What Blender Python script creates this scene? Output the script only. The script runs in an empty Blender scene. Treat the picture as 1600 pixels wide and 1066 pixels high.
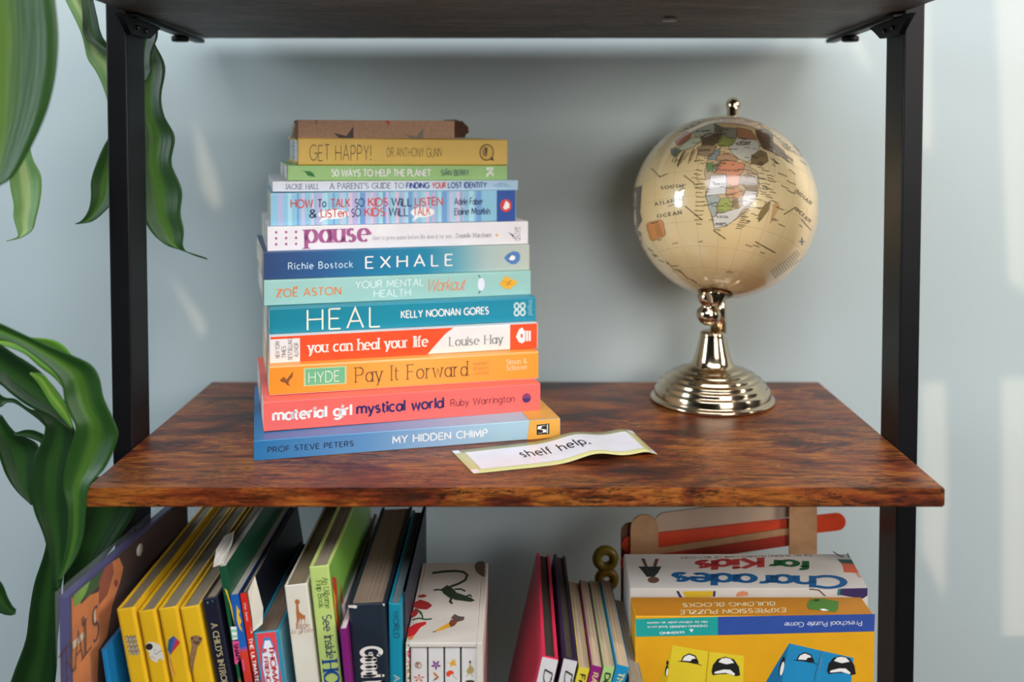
import bpy, bmesh, math, random
from mathutils import Vector, Matrix
from mathutils.geometry import delaunay_2d_cdt
random.seed(4)
SC = bpy.context.scene
COL = SC.collection
PI = math.pi
sin, cos, rad = math.sin, math.cos, math.radians

# ------------------------------------------------------------------ camera
F, CX, CY, PITCH = 1582.0, 805.0, 264.0, rad(2.4)
CP, SP = cos(PITCH), sin(PITCH)
ZC = 1.48608
CAM = Vector((0, 0, ZC))
cd = bpy.data.cameras.new('camera'); cam = bpy.data.objects.new('camera', cd); COL.objects.link(cam)
cam.location = CAM; cam.rotation_euler = (PI/2 - PITCH, 0, 0)
cd.sensor_width = 36; cd.lens = F*36/1600
cd.shift_x = -(CX-800)/1600; cd.shift_y = -(533-CY)/1600
cd.clip_start = .02
cd.dof.use_dof = True; cd.dof.focus_distance = .89; cd.dof.aperture_fstop = 3.0
SC.camera = cam
# ------------------------------------------------------------------ light
W = bpy.data.worlds.new('world'); SC.world = W; W.use_nodes = True
W.node_tree.nodes['Background'].inputs[0].default_value = (.50, .58, .66, 1)
W.node_tree.nodes['Background'].inputs[1].default_value = .20
def area(name, loc, target, sx, sy, power, col):
    l = bpy.data.lights.new(name, 'AREA'); l.shape = 'RECTANGLE'; l.size = sx; l.size_y = sy
    l.energy = power; l.color = col
    o = bpy.data.objects.new(name, l); COL.objects.link(o); o.location = loc
    o.rotation_euler = (Vector(target)-Vector(loc)).to_track_quat('-Z', 'Y').to_euler()
    return o
area('window_light_right', (2.05, -.05, 1.95), (.1, 1.1, 1.35), .5,   .9, 27, (1, .90, .80))
area('window_light_left', (-2.05, .15, 1.9), (-.1, 1.1, 1.35), .5, .9, 23, (.80, .92, 1))
area('window_light_front', (1.2, -2.3, 2.02), (.1, 1.1, 1.30), 1.3, .9, 25, (1, .97, .94))
area('ceiling_bounce', (.1, -.15, 2.58), (0, .9, 1.25), 1.9, .9, 34, (.95, .97, 1))  # soft overhead lamp standing in for light bounced off the ceiling
sl = bpy.data.lights.new('sun', 'SUN'); sl.energy = .9; sl.angle = rad(.2); sl.color = (1, .70, .45)
so = bpy.data.objects.new('sun', sl); COL.objects.link(so); so.location = (3, -2, 4)
so.rotation_euler = Vector((-.27, 1.0, -.20)).to_track_quat('-Z', 'Y').to_euler()
SC.view_settings.view_transform = 'Standard'; SC.view_settings.look = 'None'
SC.view_settings.exposure = 0.2; SC.view_settings.gamma = 1; SC.view_settings.use_curve_mapping = False

# ------------------------------------------------------------------ helpers
def ray(x, y):
    a, b = (x-CX)/F, -(y-CY)/F
    return Vector((a, CP + b*SP, b*CP - SP))
def at(x, y, Y):
    r = ray(x, y); return CAM + r*(Y/r.y)
def srgb(c):
    if isinstance(c, str): c = tuple(int(c[i:i+2], 16)/255 for i in (0, 2, 4))
    return tuple((v/12.92 if v <= .04045 else ((v+.055)/1.055)**2.4) for v in c)
_m = {}
def mat(hexc, rough=.45, metal=0, coat=0, var=.05, scale=30, spec=.5, bump=0):
    """plain procedural material: colour with faint noise variation"""
    key = (hexc, rough, metal, coat, var, scale, spec, bump)
    if key in _m: return _m[key]
    m = bpy.data.materials.new('paint_'+hexc); m.use_nodes = True
    nt = m.node_tree; b = nt.nodes['Principled BSDF']
    c = srgb(hexc)
    tc = nt.nodes.new('ShaderNodeTexCoord'); nz = nt.nodes.new('ShaderNodeTexNoise')
    nz.inputs['Scale'].default_value = scale; nz.inputs['Detail'].default_value = 4
    nt.links.new(tc.outputs['Object'], nz.inputs['Vector'])
    r = nt.nodes.new('ShaderNodeValToRGB')
    r.color_ramp.elements[0].position = .3; r.color_ramp.elements[1].position = .7
    r.color_ramp.elements[0].color = tuple(max(0, v*(1-var)) for v in c)+(1,)
    r.color_ramp.elements[1].color = tuple(min(1, v*(1+var)) for v in c)+(1,)
    nt.links.new(nz.outputs[0], r.inputs[0]); nt.links.new(r.outputs[0], b.inputs['Base Color'])
    b.inputs['Roughness'].default_value = rough; b.inputs['Metallic'].default_value = metal
    b.inputs['Coat Weight'].default_value = coat; b.inputs['Coat Roughness'].default_value = .08
    b.inputs['Specular IOR Level'].default_value = spec
    if bump:
        bp = nt.nodes.new('ShaderNodeBump'); bp.inputs['Strength'].default_value = bump; bp.inputs['Distance'].default_value = .001
        nt.links.new(nz.outputs[0], bp.inputs['Height']); nt.links.new(bp.outputs[0], b.inputs['Normal'])
    _m[key] = m; return m
def ramp_mat(name, stops, axis=0, span=1.0, rough=.35, coord='Object'):
    """printed colour gradient along one local axis of the thing"""
    m = bpy.data.materials.new(name); m.use_nodes = True; nt = m.node_tree; b = nt.nodes['Principled BSDF']
    tc = nt.nodes.new('ShaderNodeTexCoord'); sx = nt.nodes.new('ShaderNodeSeparateXYZ')
    nt.links.new(tc.outputs[coord], sx.inputs[0])
    mt = nt.nodes.new('ShaderNodeMath'); mt.operation = 'DIVIDE'; mt.inputs[1].default_value = span
    nt.links.new(sx.outputs[axis], mt.inputs[0])
    r = nt.nodes.new('ShaderNodeValToRGB'); el = r.color_ramp.elements
    while len(el) > 1: el.remove(el[-1])
    el[0].position = stops[0][0]; el[0].color = srgb(stops[0][1])+(1,)
    for p, c in stops[1:]:
        e = el.new(p); e.color = srgb(c)+(1,)
    nt.links.new(mt.outputs[0], r.inputs[0]); nt.links.new(r.outputs[0], b.inputs['Base Color'])
    b.inputs['Roughness'].default_value = rough
    return m
def paper_mat(hexc, axis=2):
    """page block: fine page lines stacked along one local axis"""
    key = ('paper', hexc, axis)
    if key in _m: return _m[key]
    m = bpy.data.materials.new('pages_'+hexc); m.use_nodes = True; nt = m.node_tree; b = nt.nodes['Principled BSDF']
    tc = nt.nodes.new('ShaderNodeTexCoord'); mp = nt.nodes.new('ShaderNodeMapping')
    s = [6, 6, 6]; s[axis] = 900; mp.inputs['Scale'].default_value = s
    nz = nt.nodes.new('ShaderNodeTexNoise'); nz.inputs['Scale'].default_value = 1; nz.inputs['Detail'].default_value = 2
    r = nt.nodes.new('ShaderNodeValToRGB'); c = srgb(hexc)
    r.color_ramp.elements[0].position = .35; r.color_ramp.elements[0].color = tuple(v*.62 for v in c)+(1,)
    r.color_ramp.elements[1].position = .6; r.color_ramp.elements[1].color = c+(1,)
    nt.links.new(tc.outputs['Object'], mp.inputs[0]); nt.links.new(mp.outputs[0], nz.inputs['Vector'])
    nt.links.new(nz.outputs[0], r.inputs[0]); nt.links.new(r.outputs[0], b.inputs['Base Color'])
    b.inputs['Roughness'].default_value = .8
    _m[key] = m; return m

def mesh_obj(name, verts, faces, m, parent=None, smooth=False, world=True):
    me = bpy.data.meshes.new(name)
    if parent is not None and world:
        inv = parent.matrix_basis.inverted() if parent.parent is None else (parent.parent.matrix_basis @ parent.matrix_basis).inverted()
        verts = [inv @ Vector(v) for v in verts]
    me.from_pydata([tuple(v) for v in verts], [], faces); me.update()
    o = bpy.data.objects.new(name, me); COL.objects.link(o)
    if isinstance(m, (list, tuple)):
        for k in m: me.materials.append(k)
    elif m: me.materials.append(m)
    if smooth: me.polygons.foreach_set('use_smooth', [True]*len(me.polygons))
    if parent is not None: o.parent = parent
    return o
def bm_obj(name, bm, m, parent=None, smooth=False):
    me = bpy.data.meshes.new(name); bmesh.ops.recalc_face_normals(bm, faces=bm.faces[:]); bm.to_mesh(me); bm.free()
    o = bpy.data.objects.new(name, me); COL.objects.link(o)
    for k in (m if isinstance(m, (list, tuple)) else [m]): me.materials.append(k)
    if smooth: me.polygons.foreach_set('use_smooth', [True]*len(me.polygons))
    if parent is not None: o.parent = parent
    return o
def box_bm(x0, x1, y0, y1, z0, z1, bev=0, seg=2):
    bm = bmesh.new(); bmesh.ops.create_cube(bm, size=1)
    for v in bm.verts:
        v.co = Vector((x0+(v.co.x+.5)*(x1-x0), y0+(v.co.y+.5)*(y1-y0), z0+(v.co.z+.5)*(z1-z0)))
    if bev: bmesh.ops.bevel(bm, geom=bm.edges[:], offset=bev, segments=seg, affect='EDGES', profile=.5)
    return bm
def box(name, x0, x1, y0, y1, z0, z1, m, parent=None, bev=0, seg=2):
    return bm_obj(name, box_bm(x0, x1, y0, y1, z0, z1, bev, seg), m, parent)
def thing(name, label, cat, M=None, group=None):
    o = bpy.data.objects.new(name, None); COL.objects.link(o); o.empty_display_size = .02
    if M is not None: o.matrix_basis = M
    o['label'] = label; o['category'] = cat
    if group: o['group'] = group
    return o
def tag(o, label, cat, group=None):
    o['label'] = label; o['category'] = cat
    if group: o['group'] = group
def struct(o): o['kind'] = 'structure'; return o
def lathe(name, prof, m, parent=None, seg=48, M=None):
    vs, fs = [], []
    for r, z in prof:
        for k in range(seg):
            a = 2*PI*k/seg; vs.append(Vector((r*cos(a), r*sin(a), z)))
    n = len(prof)
    for i in range(n-1):
        for k in range(seg):
            k2 = (k+1) % seg; fs.append((i*seg+k, i*seg+k2, (i+1)*seg+k2, (i+1)*seg+k))
    fs.append(tuple(range(seg-1, -1, -1))); fs.append(tuple((n-1)*seg+k for k in range(seg)))
    if M is not None: vs = [M @ v for v in vs]
    return mesh_obj(name, vs, fs, m, parent, smooth=True, world=False)

# ------------------------------------------------------------------ stroke lettering
def arc(cx, cy, rx, ry, a0, a1, n=9):
    return [(cx+rx*cos(rad(a0+(a1-a0)*i/n)), cy+ry*sin(rad(a0+(a1-a0)*i/n))) for i in range(n+1)]
G = {
'A': (.72, [[(0,0),(.36,1),(.72,0)], [(.14,.34),(.58,.34)]]),
'B': (.56, [[(0,0),(0,1)], [(0,1),(.26,1)]+arc(.26,.76,.24,.24,90,-90)+[(0,.52)], [(.26,.52)]+arc(.28,.26,.28,.26,90,-90)+[(0,0)]]),
'C': (.74, [arc(.46,.5,.46,.5,48,312,16)]),
'D': (.70, [[(0,0),(0,1)], [(0,1),(.25,1)]+arc(.25,.5,.45,.5,90,-90,12)+[(0,0)]]),
'E': (.50, [[(.5,1),(0,1)], [(0,1),(0,0)], [(0,0),(.5,0)], [(0,.52),(.42,.52)]]),
'F': (.48, [[(.48,1),(0,1)], [(0,1),(0,0)], [(0,.52),(.4,.52)]]),
'G': (.80, [arc(.46,.5,.46,.5,48,350,16)+[(.92*.99,.46)], [(.55,.46),(.92,.46)]]),
'H': (.66, [[(0,0),(0,1)], [(.66,0),(.66,1)], [(0,.52),(.66,.52)]]),
'I': (.02, [[(.01,0),(.01,1)]]),
'J': (.34, [[(.34,1),(.34,.22)]+arc(.14,.2,.2,.2,0,-120,6)]),
'K': (.60, [[(0,0),(0,1)], [(.56,1),(0,.42)], [(.18,.6),(.6,0)]]),
'L': (.46, [[(0,1),(0,0)], [(0,0),(.46,0)]]),
'M': (.84, [[(0,0),(.06,1)], [(.06,1),(.42,.2),(.78,1)], [(.78,1),(.84,0)]]),
'N': (.68, [[(0,0),(0,1)], [(0,1),(.68,0)], [(.68,0),(.68,1)]]),
'O': (.92, [arc(.46,.5,.46,.5,90,450,24)]),
'P': (.54, [[(0,0),(0,1)], [(0,1),(.28,1)]+arc(.28,.74,.26,.26,90,-90)+[(0,.48)]]),
'Q': (.92, [arc(.46,.5,.46,.5,90,450,24), [(.55,.25),(.9,-.08)]]),
'R': (.58, [[(0,0),(0,1)], [(0,1),(.28,1)]+arc(.28,.75,.25,.25,90,-90)+[(0,.5)], [(.28,.5),(.58,0)]]),
'S': (.52, [arc(.27,.75,.24,.25,40,270,9)+arc(.27,.25,.25,.25,90,-140,9)]),
'T': (.58, [[(0,1),(.58,1)], [(.29,1),(.29,0)]]),
'U': (.64, [[(0,1),(0,.32)]+arc(.32,.32,.32,.32,180,360,10)+[(.64,1)]]),
'V': (.68, [[(0,1),(.34,0),(.68,1)]]),
'W': (.98, [[(0,1),(.25,0),(.49,.9),(.73,0),(.98,1)]]),
'X': (.64, [[(0,1),(.64,0)], [(0,0),(.64,1)]]),
'Y': (.62, [[(0,1),(.31,.46),(.62,1)], [(.31,.46),(.31,0)]]),
'Z': (.58, [[(0,1),(.58,1),(0,0),(.58,0)]]),
'a': (.50, [arc(.24,.32,.24,.32,0,360,16), [(.49,.66),(.49,0)]]),
'b': (.50, [[(0,1),(0,0)], arc(.25,.32,.24,.32,0,360,16)]),
'c': (.44, [arc(.25,.33,.25,.33,48,312,12)]),
'd': (.50, [arc(.24,.32,.24,.32,0,360,16), [(.49,1),(.49,0)]]),
'e': (.50, [[(.02,.35),(.49,.35)]+arc(.25,.33,.25,.33,5,310,14)]),
'f': (.28, [[(.32,.98)]+arc(.26,.83,.15,.16,90,180,5)+[(.11,0)], [(0,.64),(.28,.64)]]),
'g': (.50, [arc(.24,.34,.24,.31,0,360,16), [(.49,.66),(.49,-.08)]+arc(.25,-.08,.24,.22,0,-150,7)]),
'h': (.46, [[(0,1),(0,0)], [(0,.4)]+arc(.23,.42,.23,.24,180,0,9)+[(.46,0)]]),
'i': (.02, [[(.01,.66),(.01,0)], arc(.01,.88,.035,.035,0,360,6)]),
'j': (.08, [[(.06,.66),(.06,-.2),(-.06,-.28)], arc(.06,.88,.035,.035,0,360,6)]),
'k': (.44, [[(0,1),(0,0)], [(.4,.66),(0,.26)], [(.14,.38),(.44,0)]]),
'l': (.02, [[(.01,1),(.01,0)]]),
'm': (.74, [[(0,.66),(0,0)], [(0,.42)]+arc(.185,.44,.185,.22,180,0,8)+[(.37,0)], [(.37,.42)]+arc(.555,.44,.185,.22,180,0,8)+[(.74,0)]]),
'n': (.44, [[(0,.66),(0,0)], [(0,.42)]+arc(.22,.43,.22,.23,180,0,9)+[(.44,0)]]),
'o': (.52, [arc(.26,.33,.26,.33,90,450,18)]),
'p': (.50, [[(0,.66),(0,-.3)], arc(.25,.33,.25,.33,0,360,16)]),
'q': (.50, [[(.49,.66),(.49,-.3)], arc(.25,.33,.25,.33,0,360,16)]),
'r': (.30, [[(0,.66),(0,0)], [(0,.4)]+arc(.2,.42,.2,.24,180,70,6)]),
's': (.36, [arc(.18,.49,.15,.17,45,270,7)+arc(.18,.165,.16,.165,90,-140,7)]),
't': (.28, [[(.11,.88),(.11,.1),(.2,0),(.28,.02)], [(0,.64),(.28,.64)]]),
'u': (.44, [[(0,.66),(0,.23)]+arc(.22,.23,.22,.23,180,360,9)+[(.44,.66)], [(.44,.3),(.44,0)]]),
'v': (.46, [[(0,.66),(.23,0),(.46,.66)]]),
'w': (.68, [[(0,.66),(.17,0),(.34,.6),(.51,0),(.68,.66)]]),
'x': (.44, [[(0,.66),(.44,0)], [(0,0),(.44,.66)]]),
'y': (.46, [[(0,.66),(.23,.02)], [(.46,.66),(.14,-.28),(.02,-.28)]]),
'z': (.42, [[(0,.66),(.42,.66),(0,0),(.42,0)]]),
'5': (.50, [[(.46,1),(.08,1),(.05,.58)]+arc(.24,.32,.26,.32,120,-140,11)]),
'0': (.56, [arc(.28,.5,.28,.5,90,450,20)]),
'&': (.62, [[(.62,0),(.14,.72)]+arc(.28,.82,.16,.18,200,-30,7)+[(.1,.38)]+arc(.24,.22,.2,.22,150,300,7)+[(.58,.45)]]),
'!': (.04, [[(.02,1),(.02,.28)], arc(.02,.03,.03,.03,0,360,6)]),
'.': (.04, [arc(.02,.03,.04,.04,0,360,6)]),
',': (.06, [[(.05,.08),(0,-.12)]]),
"'": (.04, [[(.02,1),(.02,.78)]]),
'-': (.3, [[(0,.4),(.3,.4)]]),
'>': (.4, [[(0,.6),(.4,.35),(0,.1)]]),
}
for _c, _b in (('Ë', 'E'), ('Â', 'A')):
    G[_c] = (G[_b][0], list(G[_b][1]) + ([arc(.12,1.2,.05,.05,0,360,6), arc(.4,1.2,.05,.05,0,360,6)] if _c == 'Ë' else [[(.22,1.12),(.36,1.26),(.5,1.12)]]))
def ribbon(pts, wt, wn, V, Fc):
    """strip along pts; wt = width of upright strokes, wn = width of level strokes"""
    n = len(pts); base = len(V)
    for i in range(n):
        a = pts[max(0, i-1)]; b = pts[min(n-1, i+1)]; p = pts[i]
        tx, ty = b[0]-a[0], b[1]-a[1]; L = math.hypot(tx, ty) or 1e-9; tx /= L; ty /= L
        nx, ny = -ty, tx; sc = 1.0
        if 0 < i < n-1:
            ux, uy = p[0]-a[0], p[1]-a[1]; l2 = math.hypot(ux, uy) or 1e-9
            d = abs(nx*(-uy/l2)+ny*(ux/l2)); sc = 1/max(d, .35)
        w = (wt*abs(ty)+wn*abs(tx))*.5*sc if wt != wn else wt*.5*sc
        V.append((p[0]+nx*w, p[1]+ny*w)); V.append((p[0]-nx*w, p[1]-ny*w))
    for i in range(n-1):
        q = base+2*i; Fc.append((q, q+1, q+3, q+2))
def text_geo(s, weight=.12, thin=None, serif=False, gap=.2, slant=0, round_end=False, jitter=0):
    """returns verts in cap-height units, faces, total width"""
    if thin is None: thin = weight
    V, Fc, x = [], [], 0.0
    rnd = random.Random(len(s)*7+ord(s[0]))
    for ch in s:
        if ch == ' ': x += .38+gap*.5; continue
        adv, strokes = G.get(ch, G['-'])
        dy = (rnd.random()-.5)*jitter; v0 = len(V)
        for st in strokes:
            q = [(x+a, b) for a, b in st]
            ribbon(q, weight, thin, V, Fc)
            if round_end:
                for e in (q[0], q[-1]):
                    k = len(V); V.extend([(e[0]+weight/2*cos(a*PI/4), e[1]+weight/2*sin(a*PI/4)) for a in range(8)]); Fc.append(tuple(range(k, k+8)))
            if serif and len(st) >= 2:
                for e, f in ((q[0], q[1]), (q[-1], q[-2])):
                    if abs(e[1]-f[1]) > 1.2*abs(e[0]-f[0]) and min(abs(e[1]-t) for t in (0, 1, .66, -.3)) < .03 and len(st) < 30 and st[0] != st[-1]:
                        hw = weight*.5+.085; t = max(thin, .045)
                        ribbon([(e[0]-hw, e[1]), (e[0]+hw, e[1])], t, t, V, Fc)
        for i in range(v0, len(V)): V[i] = (V[i][0], V[i][1]+dy)
        x += adv+gap
    V = [(a+slant*b, b) for a, b in V]
    return V, Fc, x-gap

class Face:
    """a flat printed surface: origin O, axes U and V (world vectors per unit), normal N"""
    def __init__(s, root, O, U, V, N, cover=None):
        s.root, s.O, s.U, s.V, s.N = root, Vector(O), Vector(U), Vector(V), Vector(N).normalized()
    def P(s, a, b, lift=1): return s.O + s.U*a + s.V*b + s.N*(.00012*lift)
    def px(s, x, y, lift=1):
        r = ray(x, y); o = s.O + s.N*(.00012*lift)
        return CAM + r*((o-CAM).dot(s.N)/r.dot(s.N))
def poly(face, pts, m, name='print', lift=1, px=False):
    n = len(pts)
    vs = [face.px(a, b, lift) if px else face.P(a, b, lift) for a, b in pts]
    # non-convex safe fill
    _, _, fs, *_r = delaunay_2d_cdt([Vector(p) for p in pts], [], [tuple(range(n))], 1, 1e-7)[:3] + (0,)
    out = delaunay_2d_cdt([Vector(p) for p in pts], [], [tuple(range(n))], 1, 1e-7)
    vs = [face.px(p.x, p.y, lift) if px else face.P(p.x, p.y, lift) for p in out[0]]
    return mesh_obj(name, vs, [tuple(f) for f in out[2]], m, face.root)
def multi(face, polys, mats, name='print', lift=1, px=True):
    """several flat patches of one picture as one printed part; polys = [(pts, material index)]"""
    V, Fc, mi = [], [], []
    for k, (pts, i) in enumerate(polys):
        out = delaunay_2d_cdt([Vector(p) for p in pts], [], [tuple(range(len(pts)))], 1, 1e-7)
        b = len(V); lf = lift+k*min(.12, 1.2/len(polys))
        V += [face.px(p.x, p.y, lf) if px else face.P(p.x, p.y, lf) for p in out[0]]
        for f in out[2]: Fc.append(tuple(b+q for q in f)); mi.append(i)
    o = mesh_obj(name, V, Fc, mats, face.root)
    for p, i in zip(o.data.polygons, mi): p.material_index = i
    return o
def ell(cx, cy, rx, ry, n=20, rot=0):
    c, s = cos(rad(rot)), sin(rad(rot))
    return [(cx+rx*cos(2*PI*k/n)*c-ry*sin(2*PI*k/n)*s, cy+rx*cos(2*PI*k/n)*s+ry*sin(2*PI*k/n)*c) for k in range(n)]
def stroke(pts, w):
    V, Fc = [], []; ribbon(pts, w, w, V, Fc)
    return V[0::2]+V[1::2][::-1]
def text(face, s, x0, x1, yb, h, m, name='lettering', lift=2, wd=.12, down=False, **kw):
    """x0..x1 along U, baseline yb and cap height h along V (same units as the face)"""
    V, Fc, w = text_geo(s, wd, **kw)
    k = (x1-x0)/max(w, 1e-6)
    vs = [face.P(x0+a*k, yb+b*h, lift) for a, b in V]
    return mesh_obj(name, vs, Fc, m, face.root)
def text_px(face, s, p0, p1, up, m, name='lettering', lift=2, wd=.12, **kw):
    """baseline from pixel p0 to p1, cap vector up (pixels), laid on the face's own plane"""
    V, Fc, w = text_geo(s, wd, **kw)
    vs = [face.px(p0[0]+(p1[0]-p0[0])*a/w+up[0]*b, p0[1]+(p1[1]-p0[1])*a/w+up[1]*b, lift) for a, b in V]
    return mesh_obj(name, vs, Fc, m, face.root)

# ------------------------------------------------------------------ wood material
def wood_mat(name, gain=1.0, dark=False, rough=.34):
    m = bpy.data.materials.new(name); m.use_nodes = True; nt = m.node_tree; b = nt.nodes['Principled BSDF']; L = nt.links.new
    tc = nt.nodes.new('ShaderNodeTexCoord')
    def noise(scale, vec, det=8, rgh=.6, dist=0):
        mp = nt.nodes.new('ShaderNodeMapping'); mp.inputs['Scale'].default_value = vec; L(tc.outputs['Object'], mp.inputs[0])
        n = nt.nodes.new('ShaderNodeTexNoise'); n.inputs['Scale'].default_value = scale; n.inputs['Detail'].default_value = det
        n.inputs['Roughness'].default_value = rgh; n.inputs['Distortion'].default_value = dist; L(mp.outputs[0], n.inputs['Vector']); return n.outputs[0]
    def ramp(src, stops):
        r = nt.nodes.new('ShaderNodeValToRGB'); el = r.color_ramp.elements
        while len(el) > 1: el.remove(el[-1])
        el[0].position = stops[0][0]; el[0].color = tuple(v*gain for v in srgb(stops[0][1]))+(1,)
        for p, c in stops[1:]: el.new(p).color = tuple(v*gain for v in srgb(c))+(1,)
        L(src, r.inputs[0]); return r.outputs[0]
    def mix(t, f, a, c):
        x = nt.nodes.new('ShaderNodeMix'); x.data_type = 'RGBA'; x.blend_type = t
        if isinstance(f, float): x.inputs[0].default_value = f
        else: L(f, x.inputs[0])
        L(a, x.inputs[6])
        if isinstance(c, tuple): x.inputs[7].default_value = c
        else: L(c, x.inputs[7])
        return x.outputs[2]
    patches = noise(7.5, (1.0, 2.6, 2.6), 6, .6, .5)
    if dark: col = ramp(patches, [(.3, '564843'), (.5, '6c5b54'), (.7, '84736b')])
    else: col = ramp(patches, [(.30, '2e140c'), (.38, '5a2812'), (.44, '8a3a16'), (.50, 'a85822'), (.55, 'bb702a'), (.60, '8e3f1a'), (.66, '4a1e0e'), (.74, 'a35420')])
    streak = noise(26, (1.0, 9, 9), 10, .8, .3)
    g = ramp(streak, [(.38, '3a302a'), (.46, 'a89c90'), (.54, 'ffffff')])
    col = mix('MULTIPLY', .85, col, g)
    fleck = noise(110, (1.0, 4.5, 4.5), 8, .8, .3)
    fr = ramp(fleck, [(.455, '000000'), (.49, 'ffffff')])
    blot = ramp(noise(11, (1, 2.4, 2.4), 5, .6, .8), [(.46, 'ffffff'), (.58, '000000')])
    inv = nt.nodes.new('ShaderNodeInvert'); L(fr, inv.inputs['Color'])
    msk = mix('MULTIPLY', 1.0, inv.outputs[0], blot)
    col = mix('MIX', msk, col, srgb('1c0f0a')+(1,))
    knots = ramp(noise(8, (1, 3.0, 3.0), 7, .7, 1.0), [(.57, '000000'), (.66, 'dddddd')])
    col = mix('MIX', knots, col, srgb('22120c')+(1,))
    L(col, b.inputs['Base Color'])
    rr = nt.nodes.new('ShaderNodeMapRange'); rr.inputs[3].default_value = rough-.07; rr.inputs[4].default_value = rough+.16
    L(streak, rr.inputs[0]); L(rr.outputs[0], b.inputs['Roughness'])
    bp = nt.nodes.new('ShaderNodeBump'); bp.inputs['Strength'].default_value = .25; bp.inputs['Distance'].default_value = .0006
    L(fleck, bp.inputs['Height']); L(bp.outputs[0], b.inputs['Normal'])
    return m
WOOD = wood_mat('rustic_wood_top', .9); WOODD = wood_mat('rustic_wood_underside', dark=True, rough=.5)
BLACK = mat('0b0b0e', .42, 0, 0, .15, 60, .28, .1)

# ------------------------------------------------------------------ the room
ZS, ZL = 1.2, .83                      # shelf tops
YW = 1.136                              # wall behind the rack
wallm = bpy.data.materials.new('pale_blue_wall_paint'); wallm.use_nodes = True
nt = wallm.node_tree; b = nt.nodes['Principled BSDF']
tc = nt.nodes.new('ShaderNodeTexCoord'); n1 = nt.nodes.new('ShaderNodeTexNoise'); n1.inputs['Scale'].default_value = 3
r = nt.nodes.new('ShaderNodeValToRGB'); r.color_ramp.elements[0].position = .3; r.color_ramp.elements[1].position = .7
r.color_ramp.elements[0].color = srgb('b2c0c4')+(1,); r.color_ramp.elements[1].color = srgb('bac8ca')+(1,)
nt.links.new(tc.outputs['Object'], n1.inputs['Vector']); nt.links.new(n1.outputs[0], r.inputs[0]); nt.links.new(r.outputs[0], b.inputs['Base Color'])
n2 = nt.nodes.new('ShaderNodeTexNoise'); n2.inputs['Scale'].default_value = 140; nt.links.new(tc.outputs['Object'], n2.inputs['Vector'])
bp = nt.nodes.new('ShaderNodeBump'); bp.inputs['Strength'].default_value = .12; bp.inputs['Distance'].default_value = .001
nt.links.new(n2.outputs[0], bp.inputs['Height']); nt.links.new(bp.outputs[0], b.inputs['Normal'])
b.inputs['Roughness'].default_value = .55
struct(box('wall_back', -2.2, 2.2, YW, YW+.1, 0, 2.7, wallm))
struct(box('floor', -2.2, 2.2, -2.6, YW+.1, -.1, 0, mat('1f1813', .5, 0, 0, .2, 6)))
struct(box('ceiling', -2.2, 2.2, -2.6, YW+.1, 2.7, 2.8, mat('70706e', .8)))
struct(box('wall_left', -2.3, -2.2, -2.6, YW+.1, 0, 2.7, mat('30383b', .8)))
struct(box('wall_right', 2.2, 2.3, -2.6, YW+.1, 0, 2.7, mat('383532', .8)))
# front wall (behind the camera), unseen: slits added and shaped to throw the sun streaks
SUNX, SUNZ = .27*(YW+2.6), .20*(YW+2.6)
def slit(*px): return [(at(x, y, YW).x+SUNX, at(x, y, YW).z+SUNZ) for x, y in px]
slits = [slit((1322,58),(1352,58),(1384,150)), slit((1444,-60),(1456,-60),(1462,150),(1464,255),(1440,225)), slit((1552,-80),(1640,-80),(1640,480),(1575,440)),
         slit((296,60),(304,66),(329,134),(324,136),(306,96)), slit((304,168),(322,205),(345,265),(353,300),(350,334),(330,318),(316,300),(308,255)),
         slit((120,135),(128,112),(165,110),(200,120),(200,205),(165,190),(140,178)), slit((262,425),(285,440),(330,500),(318,540),(300,500)), slit((1440,592),(1485,592),(1488,760),(1482,950),(1440,860)), slit((1565,585),(1640,585),(1640,1200),(1568,1200)),
         slit((1040,420),(1052,470),(1030,500)), slit((92,215),(101,213),(104,222),(95,226))]
pts_ = [(-2.2,0),(2.2,0),(2.2,2.7),(-2.2,2.7)]; fcs_ = [(0,1,2,3)]
for q_ in slits: fcs_.append(tuple(range(len(pts_), len(pts_)+len(q_)))); pts_ += q_
out_ = delaunay_2d_cdt([Vector(p) for p in pts_], [], fcs_, 0, 1e-6)
wf = bmesh.new(); wv = [wf.verts.new((p.x, -2.6, p.y)) for p in out_[0]]
def pip(pts, x, y):
    r_ = False
    for i in range(len(pts)):
        (x1, y1), (x2, y2) = pts[i], pts[(i+1) % len(pts)]
        if (y1 > y) != (y2 > y) and x < (x2-x1)*(y-y1)/(y2-y1)+x1: r_ = not r_
    return r_
for f_ in out_[2]:
    cx_ = sum(out_[0][i].x for i in f_)/len(f_); cy_ = sum(out_[0][i].y for i in f_)/len(f_)
    if not any(pip(q_, cx_, cy_) for q_ in slits): wf.faces.new([wv[i] for i in f_])
ext = bmesh.ops.extrude_face_region(wf, geom=wf.faces[:])
for g_ in ext['geom']:
    if isinstance(g_, bmesh.types.BMVert): g_.co.y -= .02
struct(bm_obj('wall_front_gobo', wf, mat('2a2d2e', .8)))
struct(box('light_blocker', -2.2, 2.2, -.45, -.35, 0, 1.20, mat('202122', .8)))   # unseen half-height blocker, added to keep low light off the lower shelf
struct(box('baseboard_back', -2.2, 2.2, YW-.015, YW, 0, .1, mat('dcdcd8', .5), bev=.003))

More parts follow.
